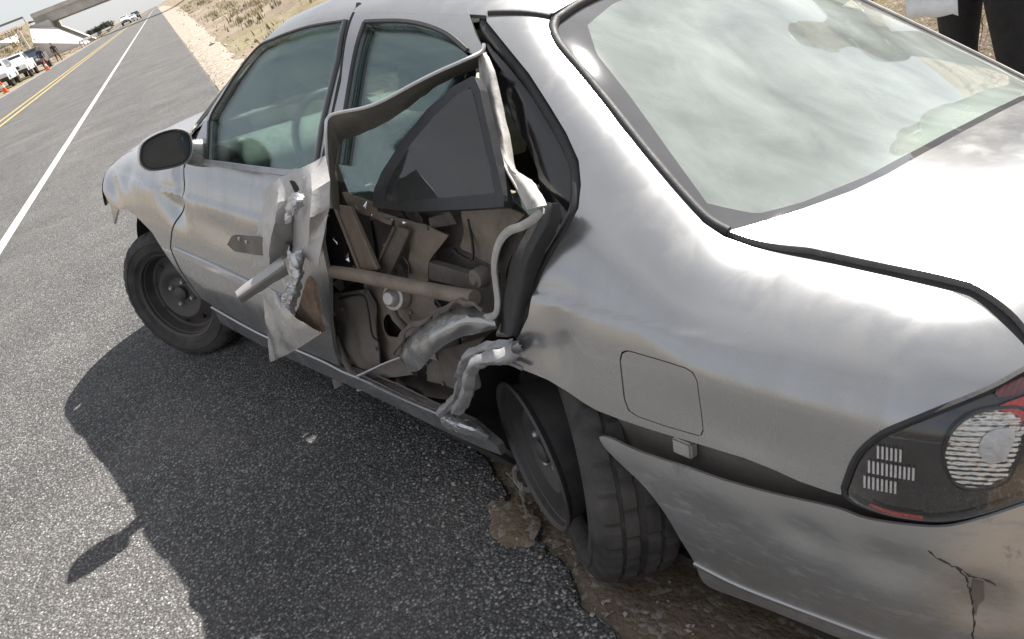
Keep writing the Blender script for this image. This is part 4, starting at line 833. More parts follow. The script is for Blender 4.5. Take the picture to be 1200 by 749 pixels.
# ------------------------------------------------ wheels
def tyre(parent, Rr=.302, w=.185, n=140, flat=0.0):
    h = w/2
    prof = [(.195, h*.80), (.205, h*.93), (.216, h*1.00), (.219, h*1.035), (.226, h*1.035), (.228, h*1.045), (.25, h*1.06), (.252, h*1.09), (.256, h*1.09), (.258, h*1.05), (.272, h*1.0), (.288, h*.90), (.296, h*.80), (.300, h*.66), (.3005, h*.50), (.293, h*.47), (.293, h*.42), (.302, h*.39), (.3025, h*.10), (.294, h*.07), (.294, -h*.07), (.3025, -h*.10),
            (.302, -h*.39), (.293, -h*.42), (.293, -h*.47), (.3005, -h*.50), (.300, -h*.66), (.296, -h*.80), (.288, -h*.90), (.272, -h*1.0), (.25, -h*1.06), (.225, -h*1.03), (.205, -h*.93), (.195, -h*.80), (.19, -h*.7), (.19, h*.7), (.195, h*.80)]
    def mod(i, j, r):
        if j in (11, 12, 13, 14, 25, 26, 27, 28) and i % 5 == 0: return r-.008
        if j in (17, 18, 21, 22) and (i+2) % 5 == 0: return r-.008
        return r
    return revolve('tyre', prof, n, 'tyre', parent, mod=mod, sharp=24)
def rim(parent, w=.185, mat='wheel_steel', nut='dull_trim'):
    h = w/2
    prof = [(.192, h*.86), (.203, h*.94), (.206, h*.88), (.198, h*.78), (.186, h*.70), (.180, h*.45), (.174, h*.28), (.165, h*.24), (.150, h*.30), (.128, h*.50), (.112, h*.62), (.095, h*.60), (.080, h*.46), (.066, h*.40), (.048, h*.42), (.034, h*.44), (.032, h*.62), (.020, h*.70), (.0001, h*.70)]
    o = revolve('rim', prof, 64, mat, parent, sharp=40)
    back = revolve('rim_barrel', [(.192, h*.86), (.182, h*.3), (.172, -h*.2), (.182, -h*.7), (.2, -h*.92)], 48, mat, parent)
    for k in range(4):
        a = k*math.pi/2+.4
        b = mesh('wheel_nut', *hexnut(), nut, parent); b.location = (.057*math.cos(a), h*.40, .057*math.sin(a))
    for k in range(8):
        a = k*math.pi/4+.2
        c = (.134*math.cos(a), h*.455, .134*math.sin(a))
        e = revolve('vent_shade_disc', [(.0001, .006), (.013, .006), (.015, .002), (.015, -.01)], 12, 'dark_cavity', parent); e.location = c; e.scale = (1, 1, 1)  # raised dark disc, shade of a vent opening put into its colour
    return o
def hexnut():
    V = []; n = 6
    for y, r in ((-.01, .011), (.012, .011), (.018, .007)):
        for k in range(n): V.append((r*math.cos(k*math.pi/3), y, r*math.sin(k*math.pi/3)))
    Fc = [(i*n+k, i*n+(k+1) % n, (i+1)*n+(k+1) % n, (i+1)*n+k) for i in range(2) for k in range(n)]+[tuple(range(12, 18))[::-1]]
    return V, [f[::-1] for f in Fc]
def wheel(loc, steer=0, camber=0, flip=False, label=None):
    w = empty('wheel', loc, parent=car); w.rotation_euler = (R(camber), 0, R(steer)+(math.pi if flip else 0))
    tyre(w); rim(w)
    if label: w['label'] = label
    return w
wheel((2.575, .735, .268), steer=28, camber=0, label='front wheel turned outward on a black steel rim')
wheel((2.535, -.74, .28), flip=True)
wheel((0, -.74, .28), flip=True)
# the bent rear wheel: the tyre has come off the bead and lies inboard of the rim
rw_ = empty('wheel', (.075, .742, .415), parent=car); rw_.rotation_euler = (R(-6), 0, R(-19))
rw_['label'] = 'bent rear wheel with its tyre pulled off the rim'
ty = tyre(rw_); ty.location = (-.052, -.072, -.012); ty.rotation_euler = (R(6), 0, R(-11))
rim(rw_)
for c_ in rw_.children:
    if not c_.name.startswith('tyre'): c_.scale = (.9, 1, .9); c_.location = (c_.location.x*.9, c_.location.y, c_.location.z*.9)
h_ = .185/2
crk = [(.10, h_*.75, -.165), (.13, h_*.95, -.175), (.155, h_*1.05, -.16), (.16, h_*1.0, -.13), (.145, h_*.9, -.115)]
tube('broken_lip', sm(crk, 5), .009, 'dirty_metal', rw_, 7)
for k in range(7):
    a0 = np.array((.13, h_*1.0, -.155)); tube('frayed_wire', [a0, a0+np.array((rng.normal(0, .025), .01, rng.normal(0, .03))), a0+np.array((rng.normal(0, .05), .02, rng.normal(-.03, .05)))], .0006, 'seal_grey', rw_, 3)
# arch liners
def liner(cx, cz, r, sgn, y0=.52, y1=.80):
    V = []; Fc = []; n = 20
    for i in range(n+1):
        a = math.pi*.02+math.pi*.96*i/n
        for y in (y0, y1): V.append((cx+r*math.cos(a), y*sgn, cz+r*math.sin(a)))
    for i in range(n): Fc.append((2*i, 2*i+1, 2*i+3, 2*i+2))
    k = len(V); V.append((cx, y0*sgn, cz)); Fc += [(2*i, 2*i+2, k) for i in range(n)]
    return mesh('arch_liner', V, Fc, 'dark_cavity', car, smooth=True, sharp=40)
liner(2.56, .30, .365, 1); liner(2.56, .30, .365, -1); liner(-.02, .36, .40, 1, .50, .80); liner(0, .30, .36, -1)

# ------------------------------------------------ inside
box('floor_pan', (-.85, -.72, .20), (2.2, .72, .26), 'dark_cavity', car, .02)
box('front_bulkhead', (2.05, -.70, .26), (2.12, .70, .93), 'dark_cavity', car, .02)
box('under_sun_block', (2.2, -.60, .22), (3.22, .56, .30), 'dark_cavity', car, .02)  # added unseen box, closes the lit strip in the car's shadow
box('lower_sun_block', (3.2, -.5, .24), (3.34, .46, .52), 'dark_cavity', car, .03)  # added block behind the nose, stops sun passing under the bumper
box('nose_sun_block', (2.7, -.64, .50), (3.08, .64, .77), 'dark_cavity', car, .04)  # added filler inside the nose, keeps sun from leaking through
box('front_sun_block', (3.05, -.50, .48), (3.28, .50, .76), 'dark_cavity', car, .04)  # added filler ahead of it, blocks the same sun leak
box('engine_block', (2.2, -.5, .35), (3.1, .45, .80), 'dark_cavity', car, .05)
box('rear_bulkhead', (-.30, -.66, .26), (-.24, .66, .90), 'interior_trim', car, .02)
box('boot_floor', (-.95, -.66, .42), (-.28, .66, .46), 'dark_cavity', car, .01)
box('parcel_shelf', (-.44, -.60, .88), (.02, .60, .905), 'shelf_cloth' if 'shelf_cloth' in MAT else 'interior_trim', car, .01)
skin('headliner', [(p[0], p[1]*.94, p[2]) for p in [(.34, .45, 1.3), (.6, .5, 1.3), (1.3, .52, 1.3), (1.3, -.52, 1.3), (.6, -.5, 1.3), (.34, -.45, 1.3)]], d=(0, 0, 1), off=-.03, thick=.004, step=.1, edge=.05, mat='interior_trim', fn=F, parent=car)
dash = patch('dashboard', [[(2.04, y, .93) for y in (-.68, -.3, 0, .3, .68)], [(1.86, y, 1.0-.03*abs(y)) for y in (-.68, -.3, 0, .3, .68)], [(1.70, y, .97-.03*abs(y)) for y in (-.68, -.3, 0, .3, .68)], [(1.66, y, .86) for y in (-.68, -.3, 0, .3, .68)], [(1.78, y, .6) for y in (-.68, -.3, 0, .3, .68)]], 'shelf_cloth', car, 5, .01)
an_ = np.linspace(0, 2*math.pi, 36, endpoint=False)
swc = np.array((1.52, .36, .93)); sw = tube('steering_wheel', np.stack([swc[0]+.045*np.sin(an_)*1.6, swc[1]+.18*np.cos(an_), swc[2]+.17*np.sin(an_)], 1), .014, 'black_plastic', car, 8, closed=True)
tube('steering_column', [swc, swc+np.array((.12, 0, -.05)), swc+np.array((.2, 0, -.08))], [.05, .035, .03], 'black_plastic', sw, 10)
def seat(y, name='front_seat'):
    s = empty(name, (0, 0, 0), parent=car)
    def pad(nm, rows, mat='seat_cloth'): return loft(nm, rows, mat, s, sharp=60)
    def ring(cx, cz, hx, hz, n=18, ax=0.0, wy=.24):
        out = []
        for k in range(n):
            a = 2*math.pi*k/n; c, s_ = math.cos(a), math.sin(a)
            out.append((abs(c)**.6*(1 if c > 0 else -1), abs(s_)**.6*(1 if s_ > 0 else -1)))
        return out
    def body(nm, stations):
        rings = []
        for (x, z, hy, ht) in stations:
            rings.append([(x+ht*b_, y+hy*a_, z) for a_, b_ in ring(0, 0, 0, 0)])
        return pad(nm, rings)
    body('backrest', [(1.08, .42, .23, .07), (1.06, .5, .25, .09), (1.0, .7, .255, .085), (.94, .9, .24, .075), (.90, 1.03, .19, .06), (.89, 1.06, .12, .03)])
    body('headrest', [(.885, 1.07, .05, .02), (.885, 1.09, .11, .045), (.88, 1.15, .13, .05), (.875, 1.21, .12, .045), (.87, 1.23, .06, .02)])
    rings = []
    for (x, z, hy, hz) in [(1.02, .42, .22, .05), (1.1, .42, .26, .09), (1.3, .43, .26, .09), (1.5, .45, .25, .08), (1.55, .44, .2, .04)]:
        rings.append([(x, y+hy*a_, z+hz*b_) for a_, b_ in ring(0, 0, 0, 0)])
    pad('cushion', rings)
    return s
seat(.36); seat(-.36)
rs = empty('rear_seat', parent=car)
def ringy(n=20):
    out = []
    for k in range(n):
        a = 2*math.pi*k/n; c, s_ = math.cos(a), math.sin(a); out.append((abs(c)**.5*(1 if c > 0 else -1), abs(s_)**.5*(1 if s_ > 0 else -1)))
    return out
loft('backrest', [[(x+.07*b_, .62*a_, z) for a_, b_ in ringy()] for x, z in ((.16, .42), (.1, .5), (.0, .75), (-.1, .93), (-.13, .97))], 'seat_cloth', rs)
loft('cushion', [[(x, .62*a_, z+.08*b_) for a_, b_ in ringy()] for x, z in ((.12, .42), (.3, .43), (.55, .45), (.62, .43))], 'seat_cloth', rs)
for y in (-.34, .34):
    loft('headrest', [[(x+.04*b_*s_, y+.12*a_*s_, z) for a_, b_ in ringy()] for x, z, s_ in ((-.13, .96, .5), (-.13, .98, 1), (-.15, 1.06, 1), (-.155, 1.08, .6))], 'seat_cloth', rs)
# door cards behind the skins keep the gaps dark
for s_ in (1, -1):
    y = .765*s_
    mesh('door_card', [(.95, y, .34), (2.0, y, .34), (1.95, y, .93), (.92, y-.02*s_, .95)], [(0, 1, 2, 3)], 'interior_trim', car)
mesh('door_card', [(.2, -.765, .36), (.9, -.765, .36), (.88, -.745, .95), (.0, -.745, .94)], [(0, 1, 2, 3)], 'interior_trim', car)
for s_ in (1, -1):
    mesh('pillar', [(.84, .73*s_, .3), (.99, .73*s_, .3), (.93, .70*s_, .98), (.95, .56*s_, 1.36), (.86, .56*s_, 1.36), (.82, .70*s_, .98)], [(0, 1, 2, 5), (5, 2, 3, 4)], 'interior_trim', car)
# white bracket clip seen in the bumper gap
bc = np.array(X['bracket_clip'][0]); box('bumper_clip', bc-np.array((.022, .01, .017)), bc+np.array((.022, .012, .017)), 'seal_grey', rb, .004)

crk_ = [[(-.80, .81, .60), (-.815, .80, .585), (-.835, .79, .575), (-.85, .78, .56)], [(-.835, .79, .575), (-.845, .78, .555), (-.85, .775, .53), (-.855, .77, .50), (-.86, .77, .47), (-.862, .77, .43)], [(-.85, .78, .56), (-.868, .77, .555), (-.88, .76, .545)]]
for c_ in crk_:
    p_, _ = onskin(resample(sm(c_, 4), .006), .0125, d=(-.6, .75, .12)); tube('crack', p_+rng.normal(0, .0008, p_.shape), np.array([.0011+.0006*math.sin(i*1.7) for i in range(len(p_))]), 'black_plastic', rb, 5)
chip = [(-.852, .775, .553), (-.866, .77, .55), (-.868, .768, .53), (-.872, .768, .515), (-.864, .77, .50), (-.862, .77, .478), (-.856, .772, .50), (-.853, .775, .53)]
skin('chipped_patch', chip, d=(-.6, .75, .12), off=.0135, parent=rb, thick=.002, edge=.004, step=.008, mat='dirty_metal')

# ---------------------------------------------------------------- ground and road (world: x along the road, y to its left, z up)
from mathutils import noise as mnoise
def asphalt_mat():
    t = NT('asphalt')
    cell = t.vor(118, 'Color'); dist = t.vor(118, 'Distance'); cell2 = t.vor(260, 'Color')
    v = t.n('SeparateColor', {'Color': cell}).outputs[0]; hue = t.n('SeparateColor', {'Color': cell}).outputs[1]; v2 = t.n('SeparateColor', {'Color': cell2}).outputs[0]
    chip = t.ramp(v, [(.0, .04), (.38, .11), (.75, .215), (.95, .36), (1.0, .56)])
    chip = t.mix(t.math('MULTIPLY', hue, .35), chip, t.mix(.55, chip, (.30, .22, .16), 'MULTIPLY'))
    edge = t.ramp(dist, [(.30, 0), (.62, 1)])
    col = t.mix(t.math('MULTIPLY', edge, .85), chip, (.030, .029, .029))
    col = t.mix(t.math('MULTIPLY', v2, .22), col, (.25, .24, .23))
    big = t.ramp(t.noise(.9, 8, .65, .4), [(.3, .74), (.7, 1.18)])
    col = t.mix(1.0, col, big, 'MULTIPLY')
    dust = t.ramp(t.noise(1.1, 8, .65, .5), [(.50, 0), (.78, .28)])
    col = t.mix(dust, col, (.26, .235, .21))
    h = t.math('SUBTRACT', t.math('MULTIPLY', v, .9), t.math('MULTIPLY', dist, 1.3))
    h = t.math('ADD', h, t.math('MULTIPLY', t.noise(520, 3), .25))
    t.bsdf(color=col, rough=.83, normal=t.bump(h, .0042, 1.0), spec=.35); MAT['asphalt'] = t.m
asphalt_mat()
def dirt_mat():
    t = NT('dirt')
    a = t.noise(.35, 10, .62, .5); b = t.noise(3.2, 9, .68, .3); c = t.vor(62, 'Color'); c1 = t.n('SeparateColor', {'Color': c}).outputs[0]
    col = t.ramp(t.math('ADD', t.math('MULTIPLY', a, .55), t.math('MULTIPLY', b, .45)), [(.30, (.12, .09, .065)), (.47, (.22, .17, .125)), (.62, (.32, .26, .20)), (.8, (.42, .37, .31))])
    col = t.mix(t.math('MULTIPLY', t.ramp(c1, [(.75, 0), (.95, 1)]), .5), col, (.52, .49, .45))
    scrub = t.ramp(t.noise(.16, 8, .7, .4), [(.50, 0), (.60, .75)])
    col = t.mix(t.math('MULTIPLY', scrub, t.ramp(t.noise(6, 5), [(.4, .2), (.6, 1)])), col, (.17, .16, .06))
    h = t.math('ADD', b, t.math('ADD', t.math('MULTIPLY', t.noise(24, 8, .7), .35), t.math('MULTIPLY', t.vor(62, 'Distance'), -.12)))
    t.bsdf(color=col, rough=.95, normal=t.bump(h, .05, .9), spec=.15); MAT['dirt'] = t.m
dirt_mat()
def gravel_mat():
    t = NT('gravel')
    v = t.n('SeparateColor', {'Color': t.vor(20, 'Color')}).outputs[0]
    col = t.ramp(t.math('ADD', t.math('MULTIPLY', t.noise(2.5, 9, .7), .6), t.math('MULTIPLY', v, .4)), [(.25, (.22, .18, .14)), (.5, (.40, .345, .285)), (.75, (.54, .49, .43))])
    t.bsdf(color=col, rough=.95, normal=t.bump(t.math('ADD', t.noise(14, 9, .75), v), .05, .9), spec=.1); MAT['gravel'] = t.m
gravel_mat()
def paint_mat(name, c):
    t = NT(name)
    w = t.ramp(t.noise(28, 9, .75, .2), [(.36, 0), (.50, 1)])
    t.bsdf(color=t.mix(w, (.14, .135, .13), t.mix(t.noise(3, 5), tuple(x*.8 for x in c), c)), rough=.75, normal=t.bump(t.vor(118, 'Distance'), .002, .8)); MAT[name] = t.m
paint_mat('white_line', (.60, .595, .58)); paint_mat('yellow_line', (.56, .41, .12))
plain('concrete', (.40, .39, .37), .9, 0, .18, .6, .01)
plain('concrete_pale', (.62, .60, .56), .9, 0, .14, .5, .01)

def ease(a, b, x): t = np.clip((x-a)/(b-a), 0, 1); return t*t*(3-2*t)
PR = np.array([(-400, 26), (-120, 12), (-40, 6.0), (-12, 2.0), (-5, .55), (-3.2, .16), (-1.9, .0), (-1.2, -.02), (-.80, -.015), (-.70, -.03), (9.0, -.03), (9.3, -.02), (11, .0), (20, -.1), (60, -.4), (400, 6)], float)
DT = np.array([(-6.5, 0), (-5, .2), (-3.8, .45), (-2.8, .52), (-2.2, .455), (-1.42, .255), (-1.0, .07), (-.78, 0), (0, 0)], float)
def ground_z(x, y):
    z = np.interp(y, PR[:, 0], PR[:, 1])
    z = z-np.interp(y, DT[:, 0], DT[:, 1])*ease(-9, -4.5, x)*(1-ease(1.2, 4.5, x))
    return z
def axis(pts):
    out = []
    for a, b, s in pts: out += list(np.arange(a, b, s))
    return np.array(out+[pts[-1][1]])
gx = axis([(-60, -12, 4), (-12, -5, .5), (-5, 3, .10), (3, 14, .35), (14, 60, 1.5), (60, 240, 8), (240, 1600, 90)])
gy = axis([(-400, -60, 30), (-60, -16, 4), (-16, -6, .6), (-6, -.6, .10), (-.6, 9, 1.6), (9, 24, 1.2), (24, 80, 7), (80, 420, 40)])
XX, YY = np.meshgrid(gx, gy, indexing='ij'); ZZ = ground_z(XX, YY)
for i in range(len(gx)):
    for j in range(len(gy)):
        x, y = gx[i], gy[j]
        if y < -1.0:
            k = min(1, (-y-1.0)/1.5)
            far_ = min(1.0, max(0, -y-5)/10)
            ZZ[i, j] += k*(.035*mnoise.noise((x*1.7, y*1.7, 0))+.018*mnoise.noise((x*5, y*5, 3)))*(1 if abs(x) < 16 else 1)+far_*(.5*mnoise.noise((x*.12, y*.12, 7))+.25*mnoise.noise((x*.4, y*.4, 1)))
        elif y > 10.5: ZZ[i, j] += .12*mnoise.noise((x*.2, y*.2, 5))
V = np.stack([XX, YY, ZZ], -1).reshape(-1, 3); ny = len(gy)
Fq = [(i*ny+j, (i+1)*ny+j, (i+1)*ny+j+1, i*ny+j+1) for i in range(len(gx)-1) for j in range(ny-1)]
tag(mesh('ground', V, Fq, 'dirt', smooth=True), kind='structure')

# asphalt with a broken edge
ex = axis([(-60, -8, 2), (-8, 2.5, .018), (2.5, 20, .08), (20, 80, .8), (80, 1500, 30)])
ey = np.array([-.775+.022*mnoise.noise((x*2.1, 0, 0))+.028*mnoise.noise((x*9, 0, 4))+.015*mnoise.noise((x*31, 0, 9)) for x in ex])
V = []; Fq = []
for x, y in zip(ex, ey):
    V += [(x, y-.012, -.030), (x, y, -.004), (x, y+.03, 0), (x, .2, 0), (x, 9.2, 0), (x, 9.25, -.04)]
for i in range(len(ex)-1):
    for k in range(5): Fq.append((i*6+k, (i+1)*6+k, (i+1)*6+k+1, i*6+k+1))
tag(mesh('road', V, Fq, 'asphalt'), kind='structure')
def line(name, y0, y1, x0, x1, mat, label, z=.004):
    xs = axis([(x0, 30, 1.0), (30, x1, 15)]); V = []
    for x in xs: V += [(x, y0, z), (x, y1, z)]
    return tag(mesh(name, V, [(2*i, 2*i+2, 2*i+3, 2*i+1) for i in range(len(xs)-1)], mat), kind='structure')
line('edge_line', 1.68, 1.79, -60, 1200, 'white_line', '')
line('centre_line', 4.78, 4.90, -60, 1200, 'yellow_line', ''); line('centre_line', 5.20, 5.32, -60, 1200, 'yellow_line', '')
line('edge_line', 8.95, 9.07, -60, 1200, 'white_line', '')
# pale gravel verge on the right, beyond the car
vx = axis([(4.4, 16, .25), (16, 60, 1.0), (60, 420, 12)])
V = []; Fq = []; cols = 7
for x in vx:
    w = (1.0 if x > 7 else max(.15, (x-4.4)/2.6))*(.62+.016*max(0, min(x, 120)-12))+.18*mnoise.noise((x*.9, 2, 0))+.08*mnoise.noise((x*4, 2, 3))
    for k in range(cols):
        y = -.80+.02*mnoise.noise((x*9, k, 4))-w*k/(cols-1); V.append((x, y, float(ground_z(x, y))+.006+.035*math.sin(math.pi*k/(cols-1))+.012*mnoise.noise((x*3, y*3, 8))))
for i in range(len(vx)-1):
    for k in range(cols-1): Fq.append((i*cols+k, i*cols+k+1, (i+1)*cols+k+1, (i+1)*cols+k))
tag(mesh('gravel_verge', V, Fq, 'gravel', smooth=True), kind='structure')

# loose stones: along the broken edge, on the asphalt and on the verge
def stones(name, spots, mat):
    V = []; Fc = []
    base = np.array([(1, 0, 0), (-1, 0, 0), (0, 1, 0), (0, -1, 0), (0, 0, 1), (0, 0, -1)], float)
    tri = [(0, 2, 4), (2, 1, 4), (1, 3, 4), (3, 0, 4), (2, 0, 5), (1, 2, 5), (3, 1, 5), (0, 3, 5)]
    for (x, y, z, s) in spots:
        k = len(V); j = base*(.7+.6*rng.random((6, 1)))*s*np.array((1, .8, .62)); a = rng.random()*6.28; c, q_ = math.cos(a), math.sin(a)
        j = np.stack([j[:, 0]*c-j[:, 1]*q_, j[:, 0]*q_+j[:, 1]*c, j[:, 2]], 1)+rng.normal(0, s*.12, (6, 3))
        V += [tuple(p+np.array((x, y, z+s*.35))) for p in j]; Fc += [(a_+k, b_+k, c_+k) for a_, b_, c_ in tri]
    return mesh(name, V, Fc, mat)
plain('stone', (.30, .27, .24), .9, 0, .5, 25, .001)
sp_ = []
for _ in range(1500):
    x = rng.uniform(-4.2, 1.5); y = -.78+rng.normal(0, .10); sp_.append((x, y, max(float(ground_z(x, y)), 0 if y > -.77 else -9), abs(rng.normal(.0035, .0022))+.0015))
for _ in range(900):
    x = rng.uniform(-4, 4); y = rng.uniform(-.6, 1.6); sp_.append((x, y, 0, abs(rng.normal(.0022, .0016))+.001))
for _ in range(900):
    x = rng.uniform(4.4, 30); y = -.8-rng.uniform(0, 1.0); sp_.append((x, y, float(ground_z(x, y))+.02, abs(rng.normal(.008, .008))+.003))
for _ in range(2500):
    x = rng.uniform(-5, 4); y = -rng.uniform(.85, 5.0); sp_.append((x, y, float(ground_z(x, y)), abs(rng.normal(.006, .006))+.002))
for _ in range(700):
    x = rng.uniform(14, 70); y = -rng.uniform(1.2, 9); sp_.append((x, y, float(ground_z(x, y)), abs(rng.normal(.025, .03))+.006))
tag(stones('loose_stones', sp_, 'stone'), kind='stuff', label='loose stones and grit along the asphalt edge and verge', cat='gravel')
# soil spilled on the asphalt by the bent wheel
pc = Vector((-2.15, -.745, 0)); V = [(pc.x, pc.y, .012)]; n_ = 40
for r_, zz in ((.45, .010), (.8, .007), (1.0, .0012)):
    for k in range(n_):
        a = 2*math.pi*k/n_; rr_ = .72*r_*(.10+.035*mnoise.noise((math.cos(a)*1.5, math.sin(a)*1.5, 2))+.02*mnoise.noise((math.cos(a)*5, math.sin(a)*5, 6)))
        V.append((pc.x+rr_*1.5*math.cos(a), pc.y+rr_*.8*math.sin(a), zz+.003*mnoise.noise((a*3, r_*4, 1))*(r_ < .9)))
Fq = [(0, 1+k, 1+(k+1) % n_) for k in range(n_)]+[(1+i*n_+k, 1+(i+1)*n_+k, 1+(i+1)*n_+(k+1) % n_, 1+i*n_+(k+1) % n_) for i in range(2) for k in range(n_)]
tag(mesh('spilled_soil', V, Fq, 'dirt', smooth=True), kind='stuff', label='small patch of brown soil on the asphalt by the bent wheel', cat='soil')

# dry grass and scrub, nobody could count the blades
def blades(name, spots, mats, hgt, spread, per, wid):
    V = []; Fc = []; mi = []
    for (x, y, z, s, m) in spots:
        for _ in range(per):
            a = rng.random()*6.28; r_ = abs(rng.normal(0, spread*s)); bx, by = x+r_*math.cos(a), y+r_*math.sin(a)
            h = hgt*s*rng.uniform(.4, 1.1); lean = rng.normal(0, .35, 2)*h; w = wid*s*rng.uniform(.6, 1.4); b = rng.random()*3.14; cx, cy = math.cos(b)*w, math.sin(b)*w
            k = len(V); V += [(bx-cx, by-cy, z-.01), (bx+cx, by+cy, z-.01), (bx+lean[0]*.5+cx*.6, by+lean[1]*.5+cy*.6, z+h*.6), (bx+lean[0]*.5-cx*.6, by+lean[1]*.5-cy*.6, z+h*.6), (bx+lean[0], by+lean[1], z+h)]
            Fc += [(k, k+1, k+2, k+3), (k+3, k+2, k+4)]; mi += [m, m]
    o = mesh(name, V, Fc, mats); o.data.polygons.foreach_set('material_index', mi); return o
plain('dry_grass', (.33, .27, .14), .9, 0, .35, 3); plain('green_grass', (.15, .155, .05), .9, 0, .4, 3); plain('scrub_grey', (.20, .19, .12), .9, 0, .35, 3)
gs = []
for _ in range(420):
    x = rng.uniform(-3.5, 3.5); y = -rng.uniform(3.3, 9); gs.append((x, y, float(ground_z(x, y)), rng.uniform(.5, 1.2), int(rng.random()*2.4)))
near = blades('dry_grass', gs, ['dry_grass', 'scrub_grey', 'green_grass'], .16, .09, 26, .004)
tag(near, kind='stuff', label='dry yellow grass on the bank behind the car', cat='grass')
gs = []
for _ in range(2600):
    x = 12+abs(rng.normal(0, 60)); y = -rng.uniform(2.4, 30); f = mnoise.noise((x*.08, y*.16, 3))
    if f+.25*rng.random() < .02: continue
    gs.append((x, y, float(ground_z(x, y)), rng.uniform(.5, 1.5), int(rng.random()*2.9)))
for _ in range(1200):
    x = rng.uniform(50, 210); y = rng.uniform(9.6, 40); gs.append((x, y, float(ground_z(x, y)), rng.uniform(.5, 1.4), int(rng.random()*2.2)))
tag(blades('scrub', gs, ['dry_grass', 'scrub_grey', 'green_grass'], .16, .30, 22, .012), kind='stuff', label='low dry scrub covering the slopes beside the road', cat='scrub')

# ---------------------------------------------------------------- far things: bridge, bank, rail, bushes
def ribbonmesh(name, pts, mat, parent=None):
    return mesh(name, *pts, mat, parent)
br = empty('overpass', (165, 12, 0)); tag(br, 'pale concrete road bridge on its sloped abutment', 'bridge')
def lbox(name, lo, hi, mat, parent, bev=.05): 
    o_ = Vector(parent.location); return box(name, Vector(lo)-o_, Vector(hi)-o_, mat, parent, bev)
deck = lbox('deck', (158, -60, 4.7), (170, 17.5, 6.1), 'concrete', br)
lbox('parapet', (157.6, -60, 6.1), (158.0, 17.5, 6.75), 'concrete', br); lbox('parapet', (170.0, -60, 6.1), (170.4, 17.5, 6.75), 'concrete', br)
lbox('abutment', (157.0, 15.2, -.5), (171, 18.5, 5.2), 'concrete', br, .1)
o_ = Vector(br.location)
V = [Vector(p)-o_ for p in [(150, 11.0, -.2), (172, 11.0, -.2), (172, 15.4, 4.0), (157.2, 15.4, 4.0), (152, 24, -.2), (152, 23.0, 4.6), (157.2, 18.4, 5.0)]]
mesh('slope_paving', V, [(0, 1, 2, 3), (0, 3, 6, 5), (0, 5, 4)], 'concrete_pale', br)
for yy in (-8.0, -24):
    lbox('pier', (160, yy-.6, -.5), (168, yy+.6, 4.7), 'concrete', br)
# embankment carrying the road to the bridge, with a guard rail
bankn = empty('embankment', (150, 40, 0))
V = []; Fq = []; ys = np.arange(18.3, 120, 2.0); cols = 6
for y in ys:
    for k, (x, z) in enumerate(((140, -.4), (146, 1.6), (151, 3.4), (156, 5.2), (158, 5.9), (172, 5.9))):
        V.append((x-150+.8*mnoise.noise((x*.3, y*.3, 1)), y-40, z+.35*mnoise.noise((x*.5, y*.5, 3)) if k in (1, 2) else z))
for i in range(len(ys)-1):
    for k in range(cols-1): Fq.append((i*cols+k, i*cols+k+1, (i+1)*cols+k+1, (i+1)*cols+k))
bpy.data.objects.remove(bankn)
bk = mesh('embankment', V, [f[::-1] for f in Fq], 'dirt', smooth=True); bk.location = (150, 40, 0); tag(bk, kind='structure')
gsb = []
for _ in range(900):
    y = rng.uniform(19, 70); t = rng.random(); gsb.append((140+16*t, y, -.4+5.6*t, rng.uniform(.7, 1.8), int(rng.random()*2.3)))
tag(blades('bank_scrub', gsb, ['dry_grass', 'scrub_grey', 'green_grass'], .5, .5, 9, .05), kind='stuff', label='brown scrub growing on the bridge embankment', cat='scrub')
def rail(name, a, b, label, h=.75, n=10, parent=None):
    a, b = Vector(a), Vector(b); r = empty(name, a); d = b-a
    for zz in (h,):
        t = d.normalized(); s = t.cross(Vector((0, 0, 1))).normalized()
        prof = [(-.02, -.15), (.03, -.10), (-.02, 0), (.03, .10), (-.02, .15)]
        V = []; 
        for p in (Vector((0, 0, 0)), d):
            for u_, v_ in prof: V.append(p+s*u_+Vector((0, 0, zz+v_)))
        mesh('beam', V, [(k, k+1, k+6, k+5) for k in range(4)], 'rail_steel', r)
    for k in range(n+1):
        p = d*(k/n); box('post', p+Vector((-.05, -.05, -.2)), p+Vector((.05, .05, h+.12)), 'rail_steel', r, 0)
    tag(r, label, 'guard rail'); return r
plain('rail_steel', (.30, .30, .31), .5, .6, .2, 4)
rail('guard_rail', (157.3, 18.6, 5.9), (157.3, 80, 5.9), 'grey steel guard rail along the top of the bridge embankment', .8, 14)
rail('guard_rail', (118, 9.7, -.03), (330, 9.7, -.03), 'long steel guard rail beside the far bend of the road', .75, 40)
# marker post at the foot of the bank
pst = lathe_post = None
mp_ = empty('marker_post', (136, 17.4, -.2)); tag(mp_, 'tall white post at the foot of the bridge slope', 'post')
tube('shaft', [(0, 0, -.3), (0, 0, 4.6)], .16, 'concrete_pale', mp_, 10); tube('cap', [(0, 0, 4.6), (0, 0, 4.75)], [.2, .12], 'concrete', mp_, 10)

